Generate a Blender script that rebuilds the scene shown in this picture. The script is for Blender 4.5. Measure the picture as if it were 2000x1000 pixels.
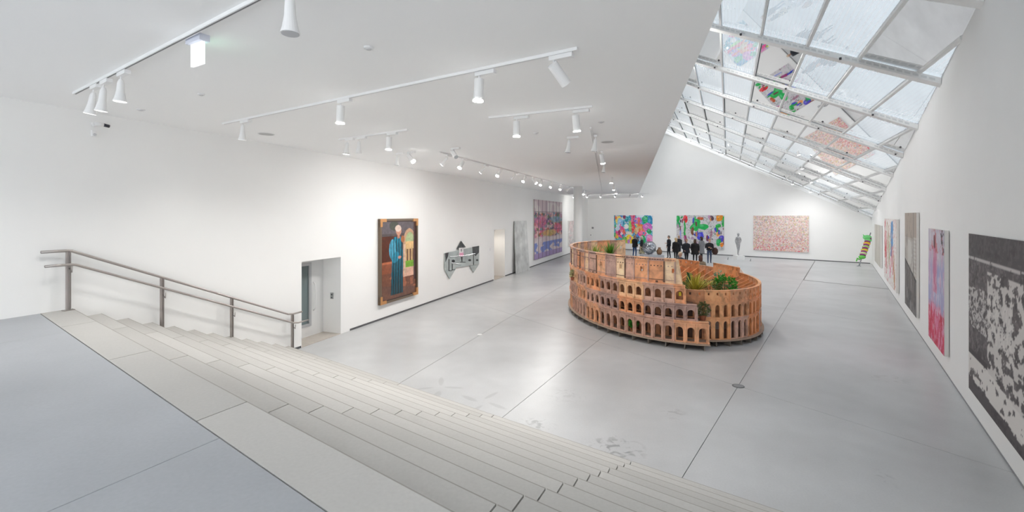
import bpy, bmesh, math, random
import numpy as np
from mathutils import Vector, Matrix
R = random.Random(7)
for o in list(bpy.data.objects): bpy.data.objects.remove(o)
sc = bpy.context.scene
COL = sc.collection

# ------------------------------------------------------------------ camera
F = 880.0; H = 3.385; HZ = 420.0
cd = bpy.data.cameras.new('camera'); cam = bpy.data.objects.new('camera', cd); COL.objects.link(cam)
cam.location = (0, 0, H); cam.rotation_euler = (math.pi/2, 0, 0)
cd.sensor_width = 36; cd.lens = F/2000*36; cd.shift_y = -(500-HZ)/2000; cd.clip_end = 300; cd.clip_start = .05
sc.camera = cam
# ------------------------------------------------------------------ sky and exposure
w = bpy.data.worlds.new('overcast_sky'); sc.world = w; w.use_nodes = True
bg = w.node_tree.nodes['Background']; bg.inputs[0].default_value = (.92, .96, 1.0, 1); bg.inputs[1].default_value = 1.35
vs = sc.view_settings
vs.view_transform = 'Standard'; vs.look = 'None'; vs.gamma = 1; vs.use_curve_mapping = False; vs.exposure = 1.44
sc.display_settings.display_device = 'sRGB'
SPOT_W = 62.0; sc.cycles.use_light_tree = False
cy = sc.cycles; cy.max_bounces = 8; cy.diffuse_bounces = 7; cy.glossy_bounces = 2; cy.transparent_max_bounces = 6; cy.caustics_reflective = False; cy.caustics_refractive = False

# ------------------------------------------------------------------ materials
MATS = {}
def lin(c): return tuple((x/12.92 if x <= .04045 else ((x+.055)/1.055)**2.4) for x in c)
def mat(name, rgb, rough=.6, metal=0, var=0, scale=4, bump=0, emit=0, spec=.5, obj=False):
    """rgb in 0-255 display values"""
    if name in MATS: return MATS[name]
    m = bpy.data.materials.new(name); m.use_nodes = True; nt = m.node_tree; p = nt.nodes['Principled BSDF']
    c = lin([v/255 for v in rgb])
    p.inputs['Base Color'].default_value = (*c, 1); p.inputs['Roughness'].default_value = rough
    p.inputs['Metallic'].default_value = metal; p.inputs['Specular IOR Level'].default_value = spec
    if emit:
        p.inputs['Emission Color'].default_value = (*c, 1); p.inputs['Emission Strength'].default_value = emit
    if var or bump:
        g = nt.nodes.new('ShaderNodeTexCoord' if obj else 'ShaderNodeNewGeometry')
        n = nt.nodes.new('ShaderNodeTexNoise'); n.inputs['Scale'].default_value = scale; n.inputs['Detail'].default_value = 6
        nt.links.new(g.outputs['Object' if obj else 'Position'], n.inputs['Vector'])
        if var:
            r = nt.nodes.new('ShaderNodeMapRange'); r.inputs[1].default_value = .3; r.inputs[2].default_value = .7
            r.inputs[3].default_value = 1-var; r.inputs[4].default_value = 1+var
            mx = nt.nodes.new('ShaderNodeVectorMath'); mx.operation = 'SCALE'; mx.inputs[0].default_value = c
            nt.links.new(n.outputs['Fac'], r.inputs[0]); nt.links.new(r.outputs[0], mx.inputs['Scale'])
            nt.links.new(mx.outputs[0], p.inputs['Base Color'])
        if bump:
            b = nt.nodes.new('ShaderNodeBump'); b.inputs['Strength'].default_value = bump; b.inputs['Distance'].default_value = .02
            nt.links.new(n.outputs['Fac'], b.inputs['Height']); nt.links.new(b.outputs[0], p.inputs['Normal'])
    MATS[name] = m; return m

def wall_white(): return mat('white_wall_paint', (244, 244, 243), .75, var=.012, scale=.7)
def ceil_white(): return mat('ceiling_paint', (249, 249, 249), .85, var=.01, scale=.5)
def conc(name, rgb, rough, var=.1, stains=None, scuffs=None):
    m = bpy.data.materials.new(name); m.use_nodes = True; nt = m.node_tree; L = nt.links.new; N = nt.nodes.new
    p = nt.nodes['Principled BSDF']; c = lin([v/255 for v in rgb])
    g = N('ShaderNodeNewGeometry'); pos = g.outputs['Position']
    def noise(s, d=5, dist=0):
        n = N('ShaderNodeTexNoise'); n.inputs['Scale'].default_value = s; n.inputs['Detail'].default_value = d
        n.inputs['Distortion'].default_value = dist; L(pos, n.inputs['Vector']); return n.outputs['Fac']
    def mr(v, a, b, lo, hi):
        r = N('ShaderNodeMapRange'); r.inputs[1].default_value = a; r.inputs[2].default_value = b
        r.inputs[3].default_value = lo; r.inputs[4].default_value = hi; L(v, r.inputs[0]); return r.outputs[0]
    def mul(a, b, op='MULTIPLY'):
        q = N('ShaderNodeMath'); q.operation = op; L(a, q.inputs[0])
        if isinstance(b, (int, float)): q.inputs[1].default_value = b
        else: L(b, q.inputs[1])
        return q.outputs[0]
    k = mul(mr(noise(.4, 3), .3, .7, 1-var, 1+var*.7), mr(noise(1.7, 4, .15), .3, .7, 1-var*.35, 1+var*.3))
    k = mul(k, mr(noise(40, 3), .3, .7, .97, 1.03))
    def ell(P, Q, wd):
        cx, cy = (P[0]+Q[0])/2, (P[1]+Q[1])/2; l = math.hypot(Q[0]-P[0], Q[1]-P[1])/2; a = math.atan2(Q[1]-P[1], Q[0]-P[0])
        mp = N('ShaderNodeMapping'); mp.vector_type = 'TEXTURE'; mp.inputs['Location'].default_value = (cx, cy, 0)
        mp.inputs['Rotation'].default_value = (0, 0, a); mp.inputs['Scale'].default_value = (l, wd, 1e3); L(pos, mp.inputs[0])
        ln = N('ShaderNodeVectorMath'); ln.operation = 'LENGTH'; L(mp.outputs[0], ln.inputs[0]); return ln.outputs['Value']
    for P, Q, wd, d in (stains or []):
        k = mul(k, mr(ell(P, Q, wd), .75, 1.15, 1-d, 1))
    for P, Q  , wd, d in (scuffs or []):
        inside = mr(ell(P, Q, wd), .45, 1.05, 1, 0)
        k = mul(k, mr(mul(inside, mr(noise(6, 8, 1.0), .5, .6, 0, 1)), 0, 1, 1, 1-d))
    s = N('ShaderNodeVectorMath'); s.operation = 'SCALE'; s.inputs[0].default_value = c; L(k, s.inputs['Scale'])
    L(s.outputs[0], p.inputs['Base Color']); p.inputs['Roughness'].default_value = rough
    p.inputs['Specular IOR Level'].default_value = .28
    MATS[name] = m; return m

# ------------------------------------------------------------------ object helpers
def wl(o):
    v = Vector((0, 0, 0))
    while o is not None: v += o.location; o = o.parent
    return v
def tag(o, label=None, cat=None, group=None, kind=None):
    if label: o['label'] = label
    if cat: o['category'] = cat
    if group: o['group'] = group
    if kind: o['kind'] = kind
    return o
def empty(name, loc, label=None, cat=None, group=None, kind=None):
    o = bpy.data.objects.new(name, None); o.location = loc; o.empty_display_size = .1; COL.objects.link(o)
    return tag(o, label, cat, group, kind)
class MB:
    def __init__(s): s.v = []; s.f = []; s.mi = []; s.cur = 0
    def add(s, vs, fs):
        b = len(s.v); s.v += [tuple(v) for v in vs]
        for f in fs: s.f.append(tuple(b+i for i in f)); s.mi.append(s.cur)
        return s
    def prism(s, poly, z0, z1, ch=0):
        n = len(poly); poly = ccw(poly)
        if ch:
            top = inset(poly, ch)
            vs = [(x, y, z0) for x, y in poly]+[(x, y, z1-ch) for x, y in poly]+[(x, y, z1) for x, y in top]
            fs = [tuple(range(n))[::-1], tuple(range(2*n, 3*n))]
            for k in (0, n): fs += [(k+i, k+(i+1) % n, k+n+(i+1) % n, k+n+i) for i in range(n)]
        else:
            vs = [(x, y, z0) for x, y in poly]+[(x, y, z1) for x, y in poly]
            fs = [tuple(range(n))[::-1], tuple(range(n, 2*n))]+[(i, (i+1) % n, n+(i+1) % n, n+i) for i in range(n)]
        return s.add(vs, fs)
    def hexa(s, b, t):      # two quads (3d) bottom/top
        return s.add(list(b)+list(t), [(3, 2, 1, 0), (4, 5, 6, 7), (0, 1, 5, 4), (1, 2, 6, 5), (2, 3, 7, 6), (3, 0, 4, 7)])
    def obox(s, c, ax, ay, az):   # oriented box: centre and half axis vectors
        c, ax, ay, az = map(Vector, (c, ax, ay, az))
        q = lambda z: [c-ax-ay+z, c+ax-ay+z, c+ax+ay+z, c-ax+ay+z]
        return s.hexa(q(-az), q(az))
    def box(s, c, sz): return s.obox(c, (sz[0]/2, 0, 0), (0, sz[1]/2, 0), (0, 0, sz[2]/2))
    def tube(s, pts, rad, n=10, cap=True):
        pts = [Vector(p) for p in pts]
        if isinstance(rad, (int, float)): rad = [rad]*len(pts)
        rings = []; prev = None
        for i, p in enumerate(pts):
            if i == 0: d = pts[1]-p
            elif i == len(pts)-1: d = p-pts[i-1]
            else: d = (pts[i+1]-p).normalized()+(p-pts[i-1]).normalized()
            d.normalize()
            if prev is None:
                a = Vector((0, 0, 1)) if abs(d.z) < .9 else Vector((1, 0, 0)); u = d.cross(a).normalized()
            else:
                u = (prev-d*prev.dot(d)).normalized()
            prev = u; v = d.cross(u)
            rings.append([p+(u*math.cos(t)+v*math.sin(t))*rad[i] for t in (2*math.pi*k/n for k in range(n))])
        vs = [q for r in rings for q in r]; fs = []
        for i in range(len(pts)-1):
            for k in range(n): fs.append((i*n+k, i*n+(k+1) % n, (i+1)*n+(k+1) % n, (i+1)*n+k))
        if cap: fs += [tuple(range(n))[::-1], tuple(range((len(pts)-1)*n, len(pts)*n))]
        return s.add(vs, fs)
    def ball(s, c, r, n=12, m=8, fn=None):
        if isinstance(r, (int, float)): r = (r, r, r)
        vs = []; fs = []
        for i in range(m+1):
            th = math.pi*i/m
            for k in range(n):
                ph = 2*math.pi*k/n; d = Vector((math.sin(th)*math.cos(ph), math.sin(th)*math.sin(ph), math.cos(th)))
                q = fn(d) if fn else 1
                vs.append((c[0]+d.x*r[0]*q, c[1]+d.y*r[1]*q, c[2]+d.z*r[2]*q))
        for i in range(m):
            for k in range(n): fs.append((i*n+k, (i+1)*n+k, (i+1)*n+(k+1) % n, i*n+(k+1) % n))
        return s.add(vs, fs)
    def build(s, name, m, parent=None, smooth=False, label=None, cat=None, group=None, kind=None, loc=None):
        me = bpy.data.meshes.new(name)
        off = wl(parent) if parent else Vector((0, 0, 0))
        o = bpy.data.objects.new(name, me)
        if parent: o.parent = parent
        elif loc is not None: o.location = loc; off = Vector(loc)
        me.from_pydata([tuple(Vector(v)-off) for v in s.v], [], s.f)
        ms = m if isinstance(m, (list, tuple)) else [m]
        for q in ms: me.materials.append(q)
        if len(ms) > 1: me.polygons.foreach_set('material_index', s.mi)
        if smooth: me.polygons.foreach_set('use_smooth', [True]*len(me.polygons))
        me.validate(); bm = bmesh.new(); bm.from_mesh(me); bmesh.ops.remove_doubles(bm, verts=bm.verts, dist=1e-5)
        bmesh.ops.recalc_face_normals(bm, faces=bm.faces); bm.to_mesh(me); bm.free()
        COL.objects.link(o); return tag(o, label, cat, group, kind)
def area(p): return sum(p[i][0]*p[(i+1) % len(p)][1]-p[(i+1) % len(p)][0]*p[i][1] for i in range(len(p)))/2
def ccw(p): return list(p) if area(p) > 0 else list(p)[::-1]
def clip(poly, P, nrm, c=None):
    """keep the side where (x-P).nrm >= 0"""
    out = []; n = len(poly)
    d = [(q[0]-P[0])*nrm[0]+(q[1]-P[1])*nrm[1] for q in poly]
    for i in range(n):
        a, b = poly[i], poly[(i+1) % n]
        if d[i] >= 0: out.append(a)
        if (d[i] >= 0) != (d[(i+1) % n] >= 0):
            t = d[i]/(d[i]-d[(i+1) % n]); out.append((a[0]+(b[0]-a[0])*t, a[1]+(b[1]-a[1])*t))
    return out
def inset(poly, e):
    p = ccw(poly); out = list(p); n = len(p)
    for i in range(n):
        a, b = p[i], p[(i+1) % n]; l = math.hypot(b[0]-a[0], b[1]-a[1])
        if l < 1e-6: continue
        nr = (-(b[1]-a[1])/l, (b[0]-a[0])/l); out = clip(out, (a[0]+nr[0]*e, a[1]+nr[1]*e), nr)
    if len(out) == n:
        # keep the vertex order aligned with p
        k = min(range(n), key=lambda j: (out[j][0]-p[0][0])**2+(out[j][1]-p[0][1])**2); out = out[k:]+out[:k]
        return out
    cx = sum(q[0] for q in p)/n; cy = sum(q[1] for q in p)/n
    return [(q[0]+(cx-q[0])*.02, q[1]+(cy-q[1])*.02) for q in p]

# ------------------------------------------------------------------ the measured plan of the place
CZ = H+1.68                                     # ceiling underside
SL, SR = .3725, .725
def wallL(Y, off=0): k = math.hypot(1, SL); return (-9.653+SL*Y+off/k, Y-off*SL/k)
def wallR(Y, off=0): k = math.hypot(1, SR); return (2.3+SR*Y-off/k, Y+off*SR/k)
BS = -1.068; BK = 58.32
def wallB(Y, off=0): k = math.hypot(1, BS); return (BK+BS*Y-off/k, Y+off*BS/k)   # off towards the room
NL = (1/math.hypot(1, SL), -SL/math.hypot(1, SL)); NR = (-1/math.hypot(1, SR), SR/math.hypot(1, SR)); NB = (-1/math.hypot(1, BS), BS/math.hypot(1, BS))
def onL(x): return 9.653/(SL-(x-1000)/F)
def onR(x): return 2.3/((x-1000)/F-SR)
def onB(x): return BK/((x-1000)/F-BS)
def zat(y, Y): return H+(HZ-y)/F*Y
def flo(x, y, z=0): Y = (H-z)*F/(y-HZ); return ((x-1000)/F*Y, Y)
def cei(x, y, z=None): Y = ((CZ if z is None else z)-H)*F/(HZ-y); return ((x-1000)/F*Y, Y)
SA, SB_, SC_ = H+5.775, -.5146, .2239
def skyz(x, y): return SA+SB_*x+SC_*y
def edge(Y): return .726+.2615*Y                # free edge of the ceiling
YB = 46.99                                      # far left corner
ZR = -3.0                                       # the rooms go on behind the camera to here
LAND = 1.9; RISE = LAND/12; TREAD = .368; N0 = 1.65
dS = (-.8065, .5913); nS = (.5913, .8065)

# ------------------------------------------------------------------ floor
st = []
def c7(x, y): return flo(560+x*.38, 620+y*.38)
for a, b, wd in [((795, 308), (793, 350), .09), ((652, 371), (755, 360), .075), ((808, 358), (908, 363), .085), ((785, 378), (758, 424), .11),
                 ((900, 400), (978, 432), .09), ((1016, 419), (1085, 383), .075), ((927, 498), (1005, 451), .075), ((1040, 438), (1130, 473), .08)]:
    st.append((c7(*a), c7(*b), wd*.62, .13))
scf = [(c7(1540, 640), c7(1860, 700), .38, .4), (c7(1170, 535), c7(1400, 560), .22, .3), (c7(1330, 380), c7(1560, 420), .4, .12)]
scf += [(flo(1290, 800), flo(1340, 815), .3, .2), (flo(1690, 735), flo(1790, 745), .35, .12), (flo(1715, 915), flo(1740, 955), .2, .15)]
M_floor = conc('polished_concrete', (190, 191, 192), .31, .12, st, scf)
M_steps = [conc('beige_cast_concrete_%d' % i, tuple(int(v+dv) for v in (191, 189, 185)), .6, .05) for i, dv in enumerate((-4, -1, 1, 3))]; M_edge = mat('dark_edge', (158, 154, 148), .8)  # edge colour: a thin darker strip along each nosing
M_land = conc('landing_concrete', (174, 177, 181), .5, .11)
M_joint = mat('joint_grey', (128, 127, 124), .9); M_jl = mat('landing_joint', (140, 141, 142), .9)
low = [wallL(9.0, -.72), wallL(YB, -.72), wallB(YB-.1, -.1), wallB(31.1, -.1), wallR(31.2, -.05), wallR(2.5, -.05)]
low = clip(low, (nS[0]*5.69, nS[1]*5.69), nS)
floor = MB().prism(low, -.2, -.012).build('floor', M_joint, kind='structure', label='pale grey polished concrete floor of the lower gallery', cat='floor')
def split(polys, P, d):
    n = (-d[1], d[0]); k = math.hypot(*n); n = (n[0]/k, n[1]/k); out = []
    for p in polys:
        for q in (clip(p, P, n), clip(p, P, (-n[0], -n[1]))):
            if len(q) > 2 and abs(area(q)) > .02: out.append(q)
    return out
slabs = [low]
for P, d in [(flo(963, 830), (.538, 1)), (flo(773, 753), (.373, 1)), (flo(1322, 950), (.734, 1)), (flo(1442, 754), (-.70*-1, -1))]:
    slabs = split(slabs, P, d)
for kk in (1, 2): slabs = split(slabs, (4.8+4.2*kk, 9.0+8.6*kk), (.70, -1))
for p in slabs: MB().prism(inset(p, .005), -.05, 0).build('floor_slab', M_floor, floor)
# landing
lp = [wallL(-4), wallL(9.5), wallR(4), wallR(ZR)]
lp = [wallL(ZR), wallL(8), wallR(3), wallR(ZR)]
lp = clip(lp, (nS[0]*1.271, nS[1]*1.271), (-nS[0], -nS[1]))
land = MB().prism(lp, -.2, LAND-.02).build('floor_landing', M_jl, kind='structure', label='blue-grey concrete landing above the wide steps', cat='floor')
ls = split([lp], flo(422.8, 858, LAND), (.505, 1))
for kk in (4.6, -4.6): ls = split(ls, (flo(422.8, 858, LAND)[0]+kk*dS[0], flo(422.8, 858, LAND)[1]+kk*dS[1]), (.505, 1))
for p in ls: MB().prism(inset(p, .003), LAND-.06, LAND, .002).build('floor_slab', M_land, land)
# ------------------------------------------------------------------ steps, slab by slab
stair = None
car = MB()
strips = [(1.275, N0, LAND)]+[(N0+TREAD*(k-1), N0+TREAD*k, LAND-RISE*k) for k in range(1, 12)]
for a, b, z in strips:
    q = [(nS[0]*n+dS[0]*t, nS[1]*n+dS[1]*t) for n, t in ((a, -9), (b-.03, -9), (b-.03, 14), (a, 14))]
    q = clip(clip(q, wallL(0), NL), wallR(0), NR)
    car.prism(q, -.2, z-.1)
stair = car.build('staircase', M_joint, kind='structure', label='wide flight of beige concrete steps down to the gallery', cat='stairs')
for k, (a, b, z) in enumerate(strips):
    for i in range(-5, 7):
        t0 = 1.52+2.3*i; lo = lambda n, s: t0+2.3*s+.176*(n-N0)
        g = .006
        q = [(nS[0]*n+dS[0]*t, nS[1]*n+dS[1]*t) for n, t in ((a+.0012, lo(a, 0)+g), (b-.0012, lo(b, 0)+g), (b-.0012, lo(b, 1)-g), (a+.0012, lo(a, 1)-g))]
        q = clip(clip(q, wallL(0, .002), NL), wallR(0, .002), NR)
        if len(q) > 2 and abs(area(q)) > .01:
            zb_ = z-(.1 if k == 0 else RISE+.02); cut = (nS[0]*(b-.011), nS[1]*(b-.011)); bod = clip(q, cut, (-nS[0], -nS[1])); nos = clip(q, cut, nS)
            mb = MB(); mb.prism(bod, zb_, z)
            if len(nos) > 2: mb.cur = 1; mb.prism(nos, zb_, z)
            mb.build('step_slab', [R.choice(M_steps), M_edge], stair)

# ------------------------------------------------------------------ walls, ceiling
D1 = (onL(589), onL(665.6)); D2 = (onL(965), onL(986)); T = .7
Z1 = zat(502, onL(665)); Z2 = zat(449, onL(965))
m = MB()
for y0, y1, z0, z1 in [(ZR, D1[0], 0, CZ), (D1[0], D1[1], Z1, CZ), (D1[1], D2[0], 0, CZ), (D2[0], D2[1], Z2, CZ), (D2[1], YB+.5, 0, CZ)]:
    m.prism([wallL(y0), wallL(y1), wallL(y1, -T), wallL(y0, -T)], z0, z1)
m.build('wall_left', wall_white(), kind='structure', label='long white gallery wall beside the steps', cat='wall')
MB().prism([wallL(D2[0]-.3, -T), wallL(D2[1]+.3, -T), wallL(D2[1]+.3, -T-.1), wallL(D2[0]-.3, -T-.1)], 0, Z2+.3).build('wall_niche', mat('warm_white_paint', (232, 224, 214), .8), kind='structure', label='warm white wall closing the small doorway', cat='wall')
nl = empty('niche_fill_light', (*wallL((D2[0]+D2[1])/2, -.35), Z2-.002), 'small round fill light added in the head of the small doorway', 'fill light')  # added fill light that brightens the doorway recess
MB().tube([(*wallL((D2[0]+D2[1])/2, -.35), Z2-.001), (*wallL((D2[0]+D2[1])/2, -.35), Z2-.02)], .06, 20).build('lens', mat('lamp_glow', (255, 253, 248), .4, emit=14), nl)
_l = bpy.data.lights.new('spot', 'SPOT'); _l.energy = SPOT_W*.16; _l.spot_size = 2.6; _l.spot_blend = 1; _l.color = (1, .93, .84); _o = bpy.data.objects.new('spot_beam', _l); _o.parent = nl; _o.location = (0, 0, -.04); COL.objects.link(_o)
for k, dd in enumerate((D1, D2)):
    MB().prism([wallL(dd[0]+.004, .0), wallL(dd[1]-.004, .0), wallL(dd[1]-.004, -T+.004), wallL(dd[0]+.004, -T+.004)], 0.001, .012).build('trim_%d' % (k+1), mat('tan_threshold', (188, 180, 171), .25, var=.06), kind='structure', label='tan stone threshold inside the %s' % ('glazed door recess', 'small open doorway')[k], cat='threshold')
# back wall: its top follows the skylight
def topB(Y): x, y = wallB(Y); return skyz(x, y)
ec = None
for Y in np.linspace(35, 47, 2401):
    if wallB(Y)[0] <= edge(Y): ec = Y; break
m = MB()
def vquad(fn, Y0, Y1, zb0, zb1, zt0, zt1, t):
    a, b = fn(Y0), fn(Y1); c, d = fn(Y1, -t), fn(Y0, -t)
    m.hexa([(*a, zb0), (*b, zb1), (*c, zb1), (*d, zb0)], [(*a, zt0), (*b, zt1), (*c, zt1), (*d, zt0)])
vquad(wallB, 30.9, ec, 0, 0, topB(30.9)+.05, topB(ec)+.05, .3)
vquad(wallB, ec, YB+.6, 0, 0, CZ+.2, CZ+.2, .3)
m.build('wall_back', wall_white(), kind='structure', label='tall white end wall under the sloping skylight', cat='wall')
m = MB()
vquad(wallR, ZR, 31.35, 0, 0, skyz(*wallR(ZR))+.02, skyz(*wallR(31.35))+.02, .3)
m.build('wall_right', wall_white(), kind='structure', label='white side wall that grows taller towards the viewer', cat='wall')
cp = [wallL(ZR, -.3), wallL(YB, -.3), wallB(YB, -.2), (edge(ec), ec), (edge(ZR), ZR)]
MB().prism(cp, CZ, CZ+.25).build('ceiling', ceil_white(), kind='structure', label='flat light grey ceiling with track lights', cat='ceiling')
m = MB()
a = (edge(ZR), ZR); b = (edge(ec+.3), ec+.3)
m.hexa([(a[0]-.15, a[1], CZ+.25), (a[0], a[1], CZ+.25), (b[0], b[1], CZ+.25), (b[0]-.15, b[1], CZ+.25)],
       [(a[0]-.15, a[1], skyz(*a)+.1), (a[0], a[1], skyz(*a)+.02), (b[0], b[1], skyz(*b)+.02), (b[0]-.15, b[1], skyz(*b)+.1)])
m.build('wall_upper', wall_white(), kind='structure', label='white upstand wall between the ceiling edge and the skylight', cat='wall')
# baseboards
Mb = mat('dark_shadow_gap', (92, 92, 94), .6)
m = MB()
for y0, y1 in [(onL(560), D1[0]-.02), (D1[1]+.35, D2[0]-.1), (D2[1]+.05, YB)]:
    m.prism([wallL(y0, .001), wallL(y1, .001), wallL(y1, .012), wallL(y0, .012)], .001, .055)
m.build('baseboard_left', Mb, kind='structure', label='dark shadow-gap skirting of the long left wall', cat='skirting')
MB().prism([wallB(31.3, .001), wallB(YB-.1, .001), wallB(YB-.1, .012), wallB(31.3, .012)], .001, .06).build('baseboard_back', Mb, kind='structure', label='dark shadow-gap skirting of the end wall', cat='skirting')
MB().prism([wallR(3.6, .001), wallR(31.1, .001), wallR(31.1, .01), wallR(3.6, .01)], .001, .02).build('baseboard_right', mat('grey_shadow_gap', (150, 151, 153), .6), kind='structure', label='thin grey skirting line of the right wall', cat='skirting')

# ------------------------------------------------------------------ skylight
sky = empty('skylight', (10, 15, skyz(10, 15)), 'sloping glazed skylight of white beams and striped glass panes', 'skylight', kind='structure')
M_beam = mat('white_steel', (250, 250, 249), .45)
M_dark = mat('dark_bolt', (70, 70, 74), .5)
def pane_mat():
    m = bpy.data.materials.new('striped_glass'); m.use_nodes = True; nt = m.node_tree; N = nt.nodes.new; L = nt.links.new
    for n in list(nt.nodes): nt.nodes.remove(n)
    out = N('ShaderNodeOutputMaterial'); g = N('ShaderNodeNewGeometry')
    dt = N('ShaderNodeVectorMath'); dt.operation = 'DOT_PRODUCT'; dt.inputs[1].default_value = (.90, -.43, 0); L(g.outputs['Position'], dt.inputs[0])
    ma = N('ShaderNodeMath'); ma.operation = 'MULTIPLY'; ma.inputs[1].default_value = 11.5; L(dt.outputs['Value'], ma.inputs[0])
    fr = N('ShaderNodeMath'); fr.operation = 'FRACT'; L(ma.outputs[0], fr.inputs[0])
    lt = N('ShaderNodeMath'); lt.operation = 'LESS_THAN'; lt.inputs[1].default_value = .36; L(fr.outputs[0], lt.inputs[0])
    no = N('ShaderNodeTexNoise'); no.inputs['Scale'].default_value = .45; L(g.outputs['Position'], no.inputs['Vector'])
    mr = N('ShaderNodeMapRange'); mr.inputs[1].default_value = .35; mr.inputs[2].default_value = .62; mr.inputs[3].default_value = .2; mr.inputs[4].default_value = .75; L(no.outputs['Fac'], mr.inputs[0])
    fm = N('ShaderNodeMath'); fm.operation = 'MULTIPLY'; L(lt.outputs[0], fm.inputs[0]); L(mr.outputs[0], fm.inputs[1])
    tr = N('ShaderNodeBsdfTransparent'); tr.inputs[0].default_value = (.235, .255, .268, 1)
    tl = N('ShaderNodeBsdfTranslucent'); tl.inputs[0].default_value = (.42, .43, .445, 1)
    df = N('ShaderNodeBsdfDiffuse'); df.inputs[0].default_value = (.8, .8, .82, 1)
    m1 = N('ShaderNodeMixShader'); m1.inputs[0].default_value = .5; L(tl.outputs[0], m1.inputs[1]); L(df.outputs[0], m1.inputs[2])
    m2 = N('ShaderNodeMixShader'); L(fm.outputs[0], m2.inputs[0]); L(tr.outputs[0], m2.inputs[1]); L(m1.outputs[0], m2.inputs[2])
    gl = N('ShaderNodeBsdfGlossy'); gl.inputs['Roughness'].default_value = .02; gl.inputs[0].default_value = (1, 1, 1, 1)
    fz = N('ShaderNodeFresnel'); fz.inputs[0].default_value = 1.55
    fa = N('ShaderNodeMath'); fa.operation = 'MULTIPLY_ADD'; fa.inputs[1].default_value = 1.5; fa.inputs[2].default_value = .10; fa.use_clamp = True; L(fz.outputs[0], fa.inputs[0])
    m3 = N('ShaderNodeMixShader'); L(fa.outputs[0], m3.inputs[0]); L(m2.outputs[0], m3.inputs[1]); L(gl.outputs[0], m3.inputs[2])
    L(m3.outputs[0], out.inputs[0]); return m
M_pane = pane_mat()
db = Vector((.742, -.67)); dr = Vector((.48, 1)).normalized()
nb = Vector((.67, .742))                      # normal of the beam lines in plan
YBM = [10.1+2.95*k for k in range(-5, 8)]
def P3(x, y, dz=0): return (x, y, skyz(x, y)+dz)
def beam_span(Yr):
    q = Vector(wallR(Yr)); # go back along -db until the upstand wall
    t = 0
    while q.x-db.x*t > edge(q.y-db.y*t) and t < 40: t += .01
    return q, q-db*t
def slopebox(mb, A, B, wd, z0, z1, nrm=None):
    n2 = (Vector((-(B-A).y, (B-A).x)).normalized() if nrm is None else nrm)*wd/2
    c = [A-n2, B-n2, B+n2, A+n2]
    mb.hexa([P3(p.x, p.y, z0) for p in c], [P3(p.x, p.y, z1) for p in c])
beams = [beam_span(Y) for Y in YBM]
for Yr, (q, e) in zip(YBM, beams):
    bm_ = MB(); slopebox(bm_, e, q, .12, -.17, -.03); o = bm_.build('beam', M_beam, sky)
    fl = MB(); slopebox(fl, e+nb*.13, q+nb*.13, .13, -.16, -.13); fl.build('flange', M_beam, o)
    if Yr > 6:
        Ln = (q-e).length; pf = MB(); k = .1
        while k < Ln-.1:
            if int(k/.14) % 14 not in (6, 7):
                c = e+db*k-nb*.063
                pf.obox(P3(c.x, c.y, -.1), (db.x*.05, db.y*.05, (SB_*db.x+SC_*db.y)*.05), (nb.x*.006, nb.y*.006, 0), (0, 0, .025))
            k += .14
        pf.build('perforated_strip', mat('strip_grey', (226, 227, 227), .5), o, kind='stuff')
        for k in np.arange(.4, Ln, 2.3):
            c = e+db*float(k)-nb*.075
            MB().obox(P3(c.x, c.y, -.16), (db.x*.025, db.y*.025, 0), (nb.x*.03, nb.y*.03, 0), (0, 0, .025)).build('bolt', M_dark, o)
# glazing bars along the contour, spaced .575 m in height
ref = Vector((7.55, 11.43))
along = (dr.x*-1*db.y+dr.y*db.x)
cr = lambda p: p.x*dr.y-p.y*dr.x              # coordinate across the bars
stepc = .575/abs(SB_*db.x+SC_*db.y)*abs(cr(db))
c0 = cr(ref)
dom = [(edge(ZR), ZR), (edge(ec), ec), wallB(ec), wallB(31.2), wallR(31.2), wallR(ZR)]
nd = Vector((dr.y, -dr.x))
bn = []
for k in range(-14, 22):
    cc = c0+stepc*k; p0 = nd*cc
    A = p0+dr*-40; B = p0+dr*80
    seg = [A, B]
    # clip the segment with the domain
    t0, t1 = 0, 1
    pol = ccw([dom[0], dom[1], dom[4], dom[5]]); ok = True
    for i in range(len(pol)):
        a, b = Vector(pol[i]), Vector(pol[(i+1) % len(pol)])
        if (b-a).length < 1e-3: continue
        nn = Vector((-(b-a).y, (b-a).x)).normalized(); d0 = (A-a).dot(nn); d1 = (B-a).dot(nn)
        if d0 < 0 and d1 < 0: ok = False; break
        if d0 < 0: t0 = max(t0, d0/(d0-d1))
        elif d1 < 0: t1 = min(t1, d0/(d0-d1))
    if ok and t1 > t0:
        A_, B_ = A+(B-A)*t0, A+(B-A)*t1; g = MB(); slopebox(g, A_, B_, .055, -.06, .03); go = g.build('glazing_bar', mat('bar_white', (238, 239, 238), .45), sky)
        g = MB(); slopebox(g, A_+nd*.034, B_+nd*.034, .012, -.03, -.004); g.build('gasket', mat('grey_gasket', (120, 122, 124), .6), go)
        bn.append(cc)
# panes
rows = [c0+stepc*k for k in range(-15, 23)]
bl = [Vector(wallR(Y)).dot(nb) for Y in YBM]+[Vector(wallR(31.25)).dot(nb)]
for i in range(len(bl)-1):
    for j in range(len(rows)-1):
        p = list(ccw(dom))
        for P, n in [((nb*bl[i]), nb), ((nb*bl[i+1]), -nb), (nd*rows[j], nd), (nd*rows[j+1], -nd)]:
            p = clip(p, P, n)
            if len(p) < 3: break
        if len(p) < 3 or abs(area(p)) < .02: continue
        n = len(p)
        mb = MB().add([P3(x, y, .0) for x, y in ccw(p)], [tuple(range(n))])
        mb.build('glass_pane', M_pane, sky)
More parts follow.
